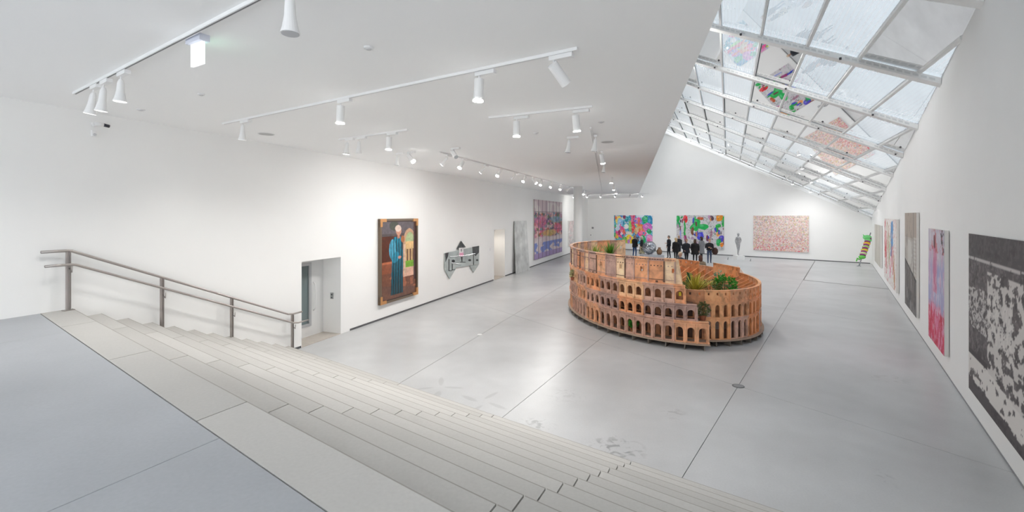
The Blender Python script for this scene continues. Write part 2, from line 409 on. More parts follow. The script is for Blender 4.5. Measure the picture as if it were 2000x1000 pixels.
# roof of the other rooms: a closed ring of edge trim where skylight meets the end wall
m = MB(); A = Vector(wallB(ec, .02)); B = Vector(wallB(31.3, .02)); slopebox(m, A, B, .12, -.3, -.12); m.build('trim_3', M_beam, kind='structure', label='white steel edge beam where the skylight meets the end wall', cat='beam')

# ------------------------------------------------------------------ door with glass, intercom
dr_ = empty('door_1', (*wallL(D1[0]+.6, -T+.06), 0), 'white framed door with grey glass at the foot of the steps', 'door', kind='structure')
def wbox(mb, Y0, Y1, o0, o1, z0, z1): return mb.prism([wallL(Y0, o0), wallL(Y1, o0), wallL(Y1, o1), wallL(Y0, o1)], z0, z1)
gy0, gy1 = D1[0]-.1, D1[0]+.88; zg0, zg1 = .32, 2.03
Mdoor = mat('door_white', (224, 225, 225), .5)
m = MB(); da, dz = -T+.01, -T+.07
wbox(m, D1[0]-.0, D1[1], da, dz, .012, zg0); wbox(m, D1[0], D1[1], da, dz, zg1, Z1-.002); wbox(m, gy1, D1[1]-.002, da, dz, zg0, zg1)
m.build('door_leaf', Mdoor, dr_)
m = MB(); e2 = -T+.085
for a in ((gy1-.06, gy1+.02, zg0-.03, zg1+.03), (D1[0]+.01, gy1-.06, zg0-.03, zg0+.05), (D1[0]+.01, gy1-.06, zg1-.05, zg1+.03)): wbox(m, a[0], a[1], da+.03, e2, a[2], a[3])
m.build('window_frame', mat('grey_metal_frame', (190, 193, 196), .4, metal=.4), dr_)
m = MB(); wbox(m, D1[0]+.01, gy1-.05, -T+.03, -T+.045, zg0, zg1); m.build('glass_pane', mat('grey_green_glass', (118, 132, 134), .08), dr_)
hp = [(*wallL(gy1+.1, -T+.07), 1.5), (*wallL(gy1+.1, -T+.14), 1.44), (*wallL(gy1+.1, -T+.15), 1.1), (*wallL(gy1+.1, -T+.14), .76), (*wallL(gy1+.1, -T+.07), .7)]
MB().tube(hp, .018).build('handle', mat('white_plastic', (238, 238, 238), .4), dr_, True)
cpt = empty('intercom_panel', (*wallL(D1[1]-.012, -.3), 1.07), 'small grey intercom panel on the door recess jamb', 'intercom')
m = MB(); wbox(m, D1[1]-.016, D1[1]-.001, -.36, -.26, .98, 1.16); m.build('plate', mat('intercom_grey', (176, 178, 178), .4, metal=.5), cpt)
for z0_, z1_ in ((1.0, 1.04), (1.08, 1.13)):
    m = MB(); wbox(m, D1[1]-.02, D1[1]-.014, -.335, -.285, z0_, z1_); m.build('button', mat('button_dark', (80, 82, 86), .4), cpt)
for (x, y), nm in [((957.5, 487), 'beside the small doorway'), ]:
    Y = onL(x); m = MB(); wbox(m, Y-.06, Y+.06, 0.001, .015, zat(y, Y)-.07, zat(y, Y)+.07)
    m.build('light_switch', mat('white_plastic', (238, 238, 238), .4), label='white switch plate on the wall '+nm, cat='switch', loc=(*wallL(Y), zat(y, Y)))

# ------------------------------------------------------------------ handrail
Mst = mat('brushed_steel', (176, 170, 166), .35, metal=.8)
OFF = .12
def rp(Y, z, off=OFF): return (*wallL(Y, off), z)
hr = empty('handrail', rp(8.5, 1.27), 'brushed steel double handrail on flat posts along the steps', 'handrail')
posts = [(7.06, LAND), (8.33, LAND-4*RISE), (9.62, LAND-8*RISE), (11.12, 0.0)]
for Y, z in posts:
    m = MB(); hp_ = (LAND+.915 if Y < 7.1 else .93 if Y > 11 else LAND+.905-(Y-7.1)*(LAND+.92-.975)/3.9)-z
    for dy in (-.016, .016):
        m.obox(rp(Y+dy, z+hp_/2), (NL[0]*.026, NL[1]*.026, 0), (SL*.006, .006, 0), (0, 0, hp_/2))
    o = m.build('post', Mst, hr)
    m = MB().tube([rp(Y, z+.66), rp(Y, z+.60, OFF+.09), rp(Y, z+.70, OFF+.1)], .009, 8); m.build('bracket', Mst, o, True)
    m = MB().obox(rp(Y, z+.006), (NL[0]*.045, NL[1]*.045, 0), (SL*.06, .06, 0), (0, 0, .006)); m.build('foot_plate', Mst, o)
top = [rp(6.76, LAND+.93), rp(7.03, LAND+.93), rp(7.1, LAND+.92), rp(11.0, .975), rp(11.13, .95), rp(11.4, .95)]
MB().tube(top, .022, 12).build('top_rail', Mst, hr, True)
lowr = [rp(6.76, LAND+.72, OFF+.1), rp(7.03, LAND+.72, OFF+.1), rp(7.1, LAND+.71, OFF+.1), rp(11.05, .76, OFF+.1), rp(11.2, .73, OFF+.1), rp(11.5, .73, OFF+.1)]
MB().tube(lowr, .02, 12).build('lower_rail', Mst, hr, True)

# ------------------------------------------------------------------ column, drain, floor spot
cx, cy = 3.87, 26.4
m = MB().tube([(cx, cy, 0), (cx, cy, CZ)], .255, 40); m.build('round_column', wall_white(), smooth=False, label='round white column behind the left end of the amphitheatre model', cat='column', loc=(cx, cy, 0))
for p in bpy.data.objects['round_column'].data.polygons: p.use_smooth = abs(p.normal.z) < .5
dx, dy = flo(1442, 754)
d = empty('floor_drain', (dx, dy, 0), 'small round metal cover set in the floor where two joints cross', 'drain cover')
MB().tube([(dx, dy, -.01), (dx, dy, .003)], .115, 28).build('rim', mat('drain_steel', (120, 122, 124), .4, metal=.6), d)
MB().tube([(dx, dy, .0), (dx, dy, .006)], .09, 28).build('cover', mat('drain_plate', (148, 150, 152), .5, metal=.5), d)
fx, fy = flo(937, 653.5)
MB().tube([(fx, fy, -.01), (fx, fy, .004)], .07, 24).build('floor_disc', mat('white_plastic', (238, 238, 238), .4), label='tiny white disc lying on the bare floor left of the model', cat='disc', loc=(fx, fy, 0))

# ------------------------------------------------------------------ pictures (flat print as colour attributes on real canvases)
def vn(x, y, seed=0):
    rng = np.random.default_rng(seed); g = rng.random((128, 128)); xi = np.floor(x).astype(int); yi = np.floor(y).astype(int)
    fx = x-xi; fy = y-yi; fx = fx*fx*(3-2*fx); fy = fy*fy*(3-2*fy); a = lambda i, j: g[(yi+j) % 128, (xi+i) % 128]
    return (a(0, 0)*(1-fx)+a(1, 0)*fx)*(1-fy)+(a(0, 1)*(1-fx)+a(1, 1)*fx)*fy
def fbm(x, y, seed=0, o=4): return sum(vn(x*2**k, y*2**k, seed+k)*.5**k for k in range(o))/sum(.5**k for k in range(o))
def C(*c): return np.array(c, float)/255
def put(img, mask, col): mask = np.clip(mask, 0, 1)[..., None]; return img*(1-mask)+np.asarray(col)*mask
def soft(d, e=.02): return np.clip((1-d)/e+.5, 0, 1)
M_print = []
def print_mat(rough):
    m = bpy.data.materials.new('printed_picture'); m.use_nodes = True; nt = m.node_tree; p = nt.nodes['Principled BSDF']
    a = nt.nodes.new('ShaderNodeAttribute'); a.attribute_name = 'Col'; nt.links.new(a.outputs['Color'], p.inputs['Base Color']); p.inputs['Roughness'].default_value = rough; return m
MP = {r: print_mat(r) for r in (.15, .6)}
def canvas(name, label, cat, wall, Ya, Yb, z0, z1, paint, res, depth=.05, off=.012, side=(222, 220, 216), rough=.6, frame=None, tilt=None):
    """Ya = left edge as seen from the room, Yb = right edge"""
    pa, pb = wall(Ya, off), wall(Yb, off)
    root = empty(name, ((pa[0]+pb[0])/2, (pa[1]+pb[1])/2, z0), label, cat)
    b = MB(); b.prism([wall(Ya, off), wall(Yb, off), wall(Yb, off+depth), wall(Ya, off+depth)], z0, z1)
    b.build('stretcher', mat('canvas_side_%d' % side[0], side, .8), root)
    nx = res; ln = math.hypot(pb[0]-pa[0], pb[1]-pa[1]); ny = max(8, int(res*(z1-z0)/ln))
    if ny > 190: nx = int(nx*190/ny)+2; ny = 190
    u, v = np.meshgrid(np.linspace(0, 1, nx), np.linspace(1, 0, ny)); img = np.clip(paint(u, v, ln/(z1-z0)), 0, 1)
    fa, fb = np.array(wall(Ya, off+depth+.002)), np.array(wall(Yb, off+depth+.002)); fr = .0
    xy = fa+(fb-fa)*u[..., None]; zz = z0+(z1-z0)*v
    V = np.concatenate([xy, zz[..., None]], -1).reshape(-1, 3)-np.array(root.location)
    idx = np.arange(nx*ny).reshape(ny, nx); q = np.stack([idx[1:, :-1], idx[1:, 1:], idx[:-1, 1:], idx[:-1, :-1]], -1).reshape(-1, 4)
    me = bpy.data.meshes.new('picture'); me.from_pydata(V.tolist(), [], q.tolist())
    ca = me.color_attributes.new('Col', 'FLOAT_COLOR', 'POINT')
    l = np.where(img <= .04045, img/12.92, ((img+.055)/1.055)**2.4)
    ca.data.foreach_set('color', np.concatenate([l, np.ones((ny, nx, 1))], -1).reshape(-1).astype(np.float32))
    me.materials.append(MP[rough]); o = bpy.data.objects.new('picture', me); o.parent = root; COL.objects.link(o)
    return root
def p_blobs(u, v, a):
    U = u*a+.06*(fbm(u*6, v*5, 3)-.5); V = v+.09*(fbm(u*6, v*6, 9)-.5)
    img = np.ones(u.shape+(3,))*C(96, 190, 210); n = fbm(u*9, v*7, 21)
    img = put(img, (n > .55)*.9, C(40, 140, 190)); img = put(img, (fbm(u*8+4, v*8, 31) > .6)*.9, C(235, 240, 250))
    for x, y, rx, ry, c in [(.2, .8, .13, .17, (250, 220, 110)), (.24, .72, .11, .16, (150, 210, 245)), (.25, .4, .2, .24, (240, 80, 150)), (.13, .55, .1, .12, (215, 235, 250)),
                            (.72, .85, .12, .3, (225, 60, 110)), (.78, .55, .08, .12, (230, 50, 60)), (.65, .6, .06, .2, (140, 215, 100)), (.95, .8, .15, .12, (190, 110, 200)),
                            (1.23, .85, .13, .14, (20, 175, 100)), (1.4, .8, .1, .2, (20, 140, 190)), (1.05, .5, .17, .2, (235, 130, 60)), (.95, .45, .14, .16, (215, 180, 120)), (1.3, .6, .18, .14, (220, 110, 200)),
                            (1.36, .45, .09, .09, (30, 170, 90)), (1.1, .35, .16, .12, (245, 90, 150)), (.6, .36, .16, .07, (230, 225, 215)), (.62, .14, .16, .16, (250, 215, 20)), (.42, .1, .1, .12, (120, 200, 60)),
                            (.2, .12, .14, .1, (60, 170, 190)), (.07, .25, .07, .1, (245, 150, 60)), (1.13, .15, .09, .16, (30, 170, 90)), (1.38, .2, .13, .14, (240, 150, 210)), (.9, .16, .09, .1, (60, 60, 70)), (.5, .6, .1, .1, (250, 250, 250)), (.5, .85, .08, .1, (30, 150, 170))]:
        d = np.hypot((U-x)/rx, (V-y)/ry); img = put(img, soft(d, .06), C(*c)); img = put(img, soft(np.hypot((U-x+.02)/rx/.45, (V-y-.03)/ry/.45), .2)*.55, C(*c)*.55+.45)
    g = random.Random(4)
    for i in range(46):
        x, y, r1 = g.uniform(0, a), g.random(), g.uniform(.02, .055); c = g.choice([(250, 90, 160), (20, 160, 190), (250, 220, 60), (240, 245, 250), (60, 190, 110), (190, 110, 210), (240, 110, 60), (90, 130, 220), (150, 40, 80)])
        img = put(img, soft(np.hypot((U-x)/r1, (V-y)/(r1*g.uniform(.6, 2.2))), .1)*.9, C(*c))
    n = fbm(u*22, v*16, 71); img = put(img, (np.abs(n-.5) < .022)*.5, C(250, 250, 250)); img = put(img, (np.abs(fbm(u*14, v*11, 77)-.5) < .012)*.6, C(40, 50, 120))
    return img
def p_splash(u, v, a):
    U = u*a+.07*(fbm(u*7, v*6, 5)-.5); V = v+.1*(fbm(u*7, v*7, 8)-.5); img = np.ones(u.shape+(3,))*C(214, 211, 214)
    for x, y, rx, ry, c in [(.05, .9, .07, .1, (20, 180, 80)), (.06, .72, .06, .1, (25, 170, 95)), (.28, .9, .07, .12, (235, 40, 50)), (.26, .55, .03, .28, (30, 175, 70)), (.27, .28, .04, .12, (160, 40, 110)), (.28, .14, .03, .1, (40, 60, 190)),
                            (.62, .78, .12, .1, (25, 185, 80)), (.55, .62, .13, .12, (20, 190, 85)), (.8, .66, .16, .08, (30, 185, 90)), (.5, .52, .05, .12, (130, 70, 40)), (.74, .9, .1, .06, (200, 90, 50)), (.72, .38, .11, .11, (70, 70, 215)), (.6, .42, .07, .06, (60, 60, 190)),
                            (.95, .32, .05, .08, (60, 60, 200)), (1.05, .92, .06, .07, (95, 65, 80)), (1.27, .92, .1, .09, (245, 150, 25)), (1.38, .8, .04, .14, (20, 175, 70)), (1.25, .7, .07, .06, (25, 180, 70)), (1.2, .58, .05, .09, (35, 170, 70)), (1.23, .45, .05, .06, (245, 160, 90)),
                            (1.33, .32, .09, .1, (80, 70, 205)), (1.24, .2, .07, .1, (20, 185, 90)), (1.33, .13, .05, .07, (250, 140, 40)), (1.42, .22, .05, .14, (140, 45, 40)), (.12, .45, .03, .16, (150, 160, 220)), (.45, .3, .1, .04, (190, 160, 190)), (.38, .12, .05, .08, (230, 225, 225)), (1.04, .45, .03, .13, (180, 130, 150))]:
        d = np.hypot((U-x)/rx, (V-y)/ry); img = put(img, soft(d, .08), C(*c)); img = put(img, soft(np.hypot((U-x+.02)/rx/.4, (V-y-.03)/ry/.4), .3)*.5, C(*c)*.5+.5)
    g = random.Random(8)
    for i in range(30):
        x, y, r1 = g.uniform(0, a), g.random(), g.uniform(.012, .035); c = g.choice([(30, 170, 80), (60, 70, 200), (240, 150, 60), (130, 50, 70), (200, 150, 190), (235, 232, 235), (70, 60, 80)])
        img = put(img, soft(np.hypot((U-x)/r1, (V-y)/(r1*g.uniform(1, 3.5))), .1)*.9, C(*c))
    img = put(img, (np.abs(fbm(u*13, v*9, 61)-.5) < .014)*.6, C(60, 110, 90)); img = put(img, (np.abs(fbm(u*9, v*8, 67)-.5) < .01)*.7, C(120, 60, 90)); return img
def p_dots(u, v, a):
    n = fbm(u*70, v*46, 4, 3); m2 = fbm(u*3, v*3, 14); img = np.ones(u.shape+(3,))*C(226, 205, 200)
    img = put(img, (n > .56)*(.5+.3*m2), C(214, 150, 150)); img = put(img, (fbm(u*60, v*40, 24, 2) > .63)*.7, C(205, 190, 130)); img = put(img, (fbm(u*60, v*40, 34, 2) > .66)*.6, C(150, 165, 170))
    img = put(img, (fbm(u*55, v*40, 44, 2) > .62)*np.clip(1.2-2.2*v, 0, 1)*.8, C(222, 90, 105)); img = put(img, (fbm(u*80, v*55, 54, 2) > .6)*.6, C(244, 240, 236)); return img
def p_grid(u, v, a):
    n = fbm(u*9, v*9, 6); img = np.ones(u.shape+(3,))*C(214, 196, 200)
    img = put(img, ((v > .78)*(v < .97)*(vn(u*8, v*4, 2) > .4))*.6, C(238, 236, 230)); mid = soft(np.abs(v-.57)/.21+.3*(fbm(u*6, v*6, 12)-.5), .1)
    tex = np.ones(u.shape+(3,))*C(186, 150, 170); f1 = fbm(u*14, v*16, 41)
    for th, c, sd in [(.52, (225, 110, 150), 1), (.58, (110, 160, 180), 2), (.6, (205, 90, 60), 3), (.6, (110, 130, 80), 4), (.62, (70, 70, 110), 5), (.6, (235, 200, 190), 6)]: tex = put(tex, (fbm(u*20, v*22, sd*37) > th)*.9, C(*c))
    tex = put(tex, soft(np.hypot((u-.2)/.22, (v-.62)/.1), .5)*.6, C(225, 110, 160)); tex = put(tex, soft(np.hypot((u-.84)/.17, (v-.5)/.09), .5)*.7, C(220, 85, 130)); tex = put(tex, soft(np.hypot((u-.5)/.26, (v-.42)/.06), .4)*.7, C(220, 180, 90)); tex = put(tex, soft(np.hypot((u-.75)/.25, (v-.66)/.06), .5)*.6, C(130, 185, 215))
    img = img*(1-mid[..., None])+tex*mid[..., None]
    img = put(img, (v < .34)*(n > .42)*.8, C(225, 214, 215)); img = put(img, ((v < .27)*(v > .09)*(fbm(u*7, v*12, 50) > .44))*.85, C(110, 130, 205)); img = put(img, (v < .1)*.7, C(150, 125, 190))
    gx = np.abs((u*8) % 1-.0); img = put(img, (gx < .13)*.6, C(96, 70, 84)); gy = (v*6.3) % 1; img = put(img, (gy < .035)*.5, C(96, 70, 84)); return img
def p_portrait(u, v, a):
    U = u; img = np.ones(u.shape+(3,))*C(86, 76, 78); n = fbm(u*7, v*9, 3)
    img = put(img, (v < .8)*soft((u-.05)/.5, .2), C(86, 40, 24)); img = put(img, (v > .83)*.8, C(104, 98, 104)); img = put(img, (np.hypot((u-.35)/.12, (v-.93)/.06) < 1)*.7, C(66, 74, 60))
    img = put(img, ((v < .46)*(u < .34))*.9, C(146, 84, 58)); img = put(img, (np.abs(v-.47) < .015)*(u < .34), C(190, 110, 76)); img = put(img, (v < .34)*1., C(118, 74, 56)); img = put(img, ((v < .2+.35*u)*(n > .45))*.7, C(176, 106, 76)); img = put(img, (v < .2-.1*u)*.8, C(104, 72, 60))
    # arcade on the right
    arch = ((u > .66)*(u < .93)*(v > .3)*(v < .7))+((np.hypot((u-.795)/.135, (v-.7)/.14) < 1)*(v >= .7)); fr = ((u > .6)*(u < .95)*(v > .3)*(v < .7))+((np.hypot((u-.78)/.18, (v-.7)/.19) < 1)*(v >= .7))
    img = put(img, fr*1., C(196, 158, 128)); img = put(img, arch*1., C(214, 178, 126)); img = put(img, arch*(v > .71), C(170, 186, 140)); img = put(img, arch*(v > .64)*(v < .72)*.9, C(226, 186, 130))
    for k in range(3): img = put(img, arch*((np.abs(u-.72-k*.09) < .028)*(v > .46)*(v < .62)), C(120, 88, 66))
    img = put(img, arch*(v < .46)*(v > .37), C(120, 168, 50)); img = put(img, (u > .6)*(u < .93)*(v < .375)*(v > .26), C(222, 176, 152)); img = put(img, (np.abs(u-.64) < .03)*(v < .68)*(v > .3), C(210, 176, 150)); img = put(img, (u > .9)*(v > .2)*1., C(74, 50, 50))
    # plain robed figure
    cx = .44+.03*(v-.5); wd = np.where(v > .62, .11+.1*(.8-v), .14+.05*(.62-v)); body = (np.abs(u-cx) < wd)*(v < .79)*(v > .06)
    fold = .5+.5*np.sin((u-cx)*90+3*n); lum = np.clip((v-.02)*1.15, .1, 1)
    col = C(24, 122, 148)*(.55+.6*fold[..., None])*(.45+.7*lum[..., None]); img = img*(1-body[..., None])+col*body[..., None]
    arm = (np.hypot((u-.31)/.09, (v-.63)/.13) < 1)*1.; img = img*(1-arm[..., None])+(C(70, 160, 190)*(.7+.4*fold[..., None]))*arm[..., None]
    arm = (np.hypot((u-.40+(.56-v)*.4)/.1, (v-.53)/.07) < 1)*1.; img = img*(1-arm[..., None])+(C(40, 140, 170)*(.7+.4*fold[..., None]))*arm[..., None]
    img = put(img, np.hypot((u-.5)/.045, (v-.525)/.02) < 1, C(196, 140, 124)); img = put(img, np.hypot((u-.585)/.05, (v-.755)/.045) < 1, C(176, 112, 70))
    img = put(img, (np.abs(u-.475) < .035)*(v > .77)*(v < .84), C(190, 130, 104)); img = put(img, np.hypot((u-.475)/.075, (v-.865)/.06) < 1, C(206, 152, 128)); img = put(img, (np.hypot((u-.46)/.085, (v-.895)/.042) < 1), C(226, 204, 190))
    b = .03; fm = (u < b+.01)+(u > 1-b)+(v < b*.7)+(v > 1-b*.7); img = img*(.86+.28*fbm(u*26, v*40, 91))[..., None]; img = put(img, fm > 0, C(70, 52, 48)); return img
def p_pale(u, v, a): return put(put(np.ones(u.shape+(3,))*C(228, 222, 220), (fbm(u*5, v*12, 2) > .52)*.4, C(222, 184, 186)), (fbm(u*7, v*9, 8) > .58)*.5, C(180, 178, 178))
def p_beige(u, v, a): return put(put(np.ones(u.shape+(3,))*C(196, 192, 182), (fbm(u*9, v*2, 3) > .5)*.5, C(170, 166, 156)), u < .12, C(214, 212, 208))
def p_drips(u, v, a):
    img = np.ones(u.shape+(3,))*C(232, 228, 224)
    for x, w_, lo, hi, c in [(.08, .05, .35, .98, (205, 60, 70)), (.2, .05, .1, .8, (214, 70, 84)), (.15, .03, .2, .6, (190, 40, 50)), (.3, .05, .2, .95, (196, 186, 160)), (.42, .05, .3, .9, (190, 160, 130)), (.5, .06, .3, .75, (160, 180, 140)), (.62, .06, .45, .95, (90, 140, 190)), (.72, .09, .6, .98, (86, 150, 205)), (.7, .05, .3, .6, (200, 110, 120)), (.56, .04, .1, .4, (226, 130, 170)), (.84, .04, .1, .5, (190, 160, 90)), (.88, .03, .0, .3, (200, 120, 60)), (.78, .03, .2, .55, (200, 70, 90))]:
        xx = x+.05*(vn(v*7, v*0+x*40, 3)-.5)+.02*(vn(v*40, v*0+x*40, 5)-.5); img = put(img, (np.abs(u-xx) < w_*.6*(.5+vn(v*12, u*0+x*90, 7)))*(v > lo)*(v < hi), C(*c))
    return put(img, (fbm(u*30, v*40, 15) > .64)*.5, C(190, 120, 120))
def p_interior(u, v, a):
    n = fbm(u*5, v*7, 9); img = np.ones(u.shape+(3,))*C(186, 180, 172); img = put(img, v > .74, C(172, 160, 148)); img = put(img, (v < .72)*(u > .3)*(u < .8)*.8, C(206, 204, 198)); img = put(img, (u > .78)*(v < .76)*(np.sin(v*160) > -.2)*.7, C(206, 204, 200)); img = put(img, (u > .74)*(u < .78), C(120, 114, 110))
    rail = .5-.16*u; img = put(img, (v < rail)*1., C(104, 100, 98)); img = put(img, (v < rail)*(n > .5)*.7, C(146, 142, 140)); img = put(img, np.abs(v-rail) < .012, C(40, 36, 36)); img = put(img, (v < rail)*(np.abs(((u*5) % 1)-.2-.3*(v*6 % 1)) < .06)*.9, C(52, 48, 50)); img = put(img, (v < .2)*(fbm(u*8, v*8, 3) > .5)*.6, C(70, 66, 70)); return put(img, (fbm(u*9, v*7, 29) > .6)*.4, C(120, 110, 104))
def p_redblue(u, v, a):
    n = fbm(u*9, v*5, 3); img = np.ones(u.shape+(3,))*C(196, 190, 204)
    k = soft(np.abs(v-.5)/.22+.5*(n-.5), .4); img = put(img, k*.8, C(160, 164, 206)); img = put(img, (fbm(u*16, v*7, 13) > .52)*(v < .85)*(v > .3)*.7, C(206, 168, 196)); img = put(img, soft(np.abs(u-.45)/.12+.6*(fbm(u*6, v*14, 7)-.5), .4)*(v > .45)*(v < .85)*.7, C(206, 100, 140))
    img = put(img, np.clip((.36+.16*(fbm(u*9, v*4, 4)-.5)-v)*9, 0, 1), C(214, 58, 96)); img = put(img, (v < .34)*(fbm(u*20, v*10, 23) > .52)*.8, C(226, 150, 186)); img = put(img, (v < .3)*(fbm(u*20, v*10, 43) > .56)*.7, C(190, 20, 50)); img = put(img, (np.hypot((u-.42)/.06, (v-.89)/.06) < 1)*.9, C(96, 40, 48)); img = put(img, (v > .8)*(fbm(u*16, v*14, 33) > .58)*.8, C(190, 90, 96)); img = put(img, (u > .78)*(v > .8)*(fbm(u*30, v*30, 6) > .55), C(60, 56, 66)); return put(img, (fbm(u*24, v*14, 53) > .6)*.5, C(226, 222, 228))
def p_bw(u, v, a):
    n = fbm(u*12, v*14, 3); img = np.ones(u.shape+(3,))*C(92, 86, 88); img = put(img, (fbm(u*50, v*50, 11) > .55)*.6, C(130, 124, 124)); img = put(img, (v > .85)*.4, C(60, 56, 58)); img = put(img, (np.abs(v-.85) < .012), C(196, 192, 190))
    img = put(img, (v < .66+.06*u)*(v > .42)*(u < .7)*(fbm(u*60, v*60, 5) > .48), C(196, 192, 190)); img = put(img, (u > .35)*(v < .8)*(fbm(u*20, v*30, 17) > .44)*.9, C(222, 218, 214)); img = put(img, (v < .27-.1*u)*(v > .07), C(222, 218, 214)); img = put(img, (v < .1-.05*u+.04*(n-.5)), C(84, 78, 80)); img = put(img, (v > .24)*(v < .27)*(u < .35), C(70, 64, 66)); return put(img, (fbm(u*26, v*30, 27) > .66)*.8, C(66, 60, 62))

yl = onL(738); yr = onL(812)
pf = canvas('portrait_photograph', 'tall framed photograph of a robed figure in blue-green beside an arcade', 'picture', wallL, yl+.04, yr-.04, .55, 3.21, p_portrait, 150, .05, rough=.15, side=(120, 84, 60))
Mfr = mat('dark_bronze_frame', (120, 104, 88), .4, metal=.3); Mgc = mat('copper_corner', (206, 150, 96), .35, metal=.3)
fw = .07
for nm, y0, y1, z0, z1 in [('frame_stile', yl, yl+fw, .5, 3.26), ('frame_stile', yr-fw, yr, .5, 3.26), ('frame_rail', yl+fw, yr-fw, .5, .5+fw), ('frame_rail', yl+fw, yr-fw, 3.26-fw, 3.26)]:
    m = MB(); wbox(m, y0, y1, .003, .1, z0, z1); m.build(nm, Mfr, pf)
for ya, s in ((yl, 1), (yr, -1)):
    for z, t in ((.5, 1), (3.26, -1)):
        m = MB(); b_ = sorted((ya, ya+s*.3)); c_ = sorted((z, z+t*.1)); wbox(m, b_[0], b_[1], .004, .108, *c_)
        b_ = sorted((ya, ya+s*.1)); c_ = sorted((z+t*.1, z+t*.26)); wbox(m, b_[0], b_[1], .004, .108, *c_); m.build('corner_mount', Mgc, pf)
canvas('grid_tapestry', 'huge pastel picture with a dark grid, pink and blue, on the left wall', 'picture', wallL, onL(1041), onL(1096), .41, 4.42, p_grid, 150, .06)
canvas('pale_drawing', 'pale pinkish narrow picture half hidden by the round column', 'picture', wallL, onL(1109), onL(1125), zat(479, onL(1119)), zat(431, onL(1119)), p_pale, 40, .05)
zb = lambda y, x: zat(y, onB(x))
canvas('blob_painting', 'wide colourful painting of crowded pink, yellow, green and turquoise shapes', 'painting', wallB, onB(1200), onB(1275), zb(474, 1200), zb(420.5, 1200), p_blobs, 170, .06)
canvas('splash_painting', 'light grey painting with scattered green, blue, orange and red splashes', 'painting', wallB, onB(1322), onB(1414.5), zb(485.5, 1370), zb(420.3, 1370), p_splash, 170, .06)
canvas('dotted_painting', 'wide pale pink painting covered in tiny dots on the end wall', 'painting', wallB, onB(1472), onB(1580), zb(490.5, 1526), zb(421.2, 1526), p_dots, 190, .07)
zr = lambda y, x: zat(y, onR(x))
canvas('beige_canvas', 'narrow grey-beige canvas nearest the far corner on the right wall', 'painting', wallR, onR(1711.5), onR(1724), zr(509, 1712), zr(438, 1712), p_beige, 50, .08)
canvas('drip_painting', 'white canvas with vertical red and blue paint drips on the right wall', 'painting', wallR, onR(1732), onR(1757), zr(541, 1732), zr(427, 1732), p_drips, 110, .08)
canvas('interior_painting', 'grey canvas of a room with a dark slanted railing on the right wall', 'painting', wallR, onR(1773), onR(1796.5), zr(592, 1773), zr(416, 1773), p_interior, 120, .06)
canvas('red_blue_painting', 'lavender canvas turning crimson at the bottom on the right wall', 'painting', wallR, onR(1822.5), onR(1855), zr(656, 1822.5), zr(446, 1822.5), p_redblue, 130, .07)
canvas('black_white_painting', 'black and white canvas nearest the viewer on the right wall', 'painting', wallR, onR(1904), 4.9, zr(759, 1904), zr(456, 1904), p_bw, 150, .06)

# shaped mirror collage on the left wall
def onwall(x, y, off): Y = onL(x); return (*wallL(Y, off), zat(y, Y))
def cc(x, y, off): return onwall(850+x/10, 460+y/10, off)
col = empty('mirror_collage', cc(500, 450, .0), 'crown-shaped mirror collage with downward points on the left wall', 'wall sculpture')
Mmir = mat('mirror_grey', (196, 204, 202), .12, metal=.35, var=.12, scale=3)
def plate(poly, name, m_, o0=.02, o1=.05, parent=col):
    mb = MB(); n = len(poly); mb.add([cc(x, y, o1) for x, y in poly]+[cc(x, y, o0) for x, y in poly], [tuple(range(n)), tuple(range(n, 2*n))[::-1]]+[(i, n+i, n+(i+1) % n, (i+1) % n) for i in range(n)])
    return mb.build(name, m_, parent)
plate([(170, 345), (840, 200), (838, 560), (170, 660)], 'body_panel', Mmir)
plate([(405, 262), (492, 108), (580, 225)], 'top_point', mat('mirror_dark', (120, 122, 122), .15, metal=.8, var=.4, scale=6))
plate([(172, 664), (395, 628), (265, 845)], 'lower_point', Mmir); plate([(660, 590), (836, 566), (735, 720)], 'lower_point', Mmir)
plate([(440, 240), (525, 235), (528, 405), (445, 412)], 'printed_card', mat('card_white', (236, 232, 232), .5), .05, .065)
plate([(448, 340), (524, 332), (526, 403), (450, 410)], 'pink_patch', mat('card_pink', (226, 160, 190), .5), .065, .069)
plate([(470, 262), (497, 260), (498, 312), (472, 315)], 'card_figure', mat('card_grey', (150, 146, 150), .5), .065, .069)
Mk = mat('black_paint', (44, 46, 48), .5); Mdk = mat('smoky_mirror', (96, 98, 100), .2, metal=.6, var=.4, scale=9)
plate([(705, 222), (838, 202), (836, 330), (770, 400), (712, 340)], 'smoky_patch', Mdk, .05, .054); plate([(172, 345), (240, 330), (232, 400), (180, 520)], 'smoky_patch', Mdk, .05, .054)
for x, y, r in [(332, 498, 32), (800, 480, 22), (655, 480, 26)]: plate([(x+r*math.cos(t), y+r*.85*math.sin(t)) for t in [k*math.pi/5 for k in range(10)]], 'black_spot', Mk, .05, .06)
plate([(480, 420), (512, 416), (508, 520), (500, 520)], 'black_spike', Mk, .05, .058)
for p, q in [((285, 535), (475, 562)), ((470, 515), (565, 520)), ((240, 685), (300, 685)), ((305, 670), (365, 665)), ((540, 395), (760, 352)), ((245, 460), (245, 680)), ((725, 360), (728, 570)), ((312, 555), (308, 668)), ((255, 410), (540, 395))]:
    MB().tube([cc(*p, .058), cc(*q, .058)], .016, 6).build('strip', mat('chrome_strip', (170, 174, 176), .2, metal=.9) if p[1] in (535, 395, 410) else Mk, col)
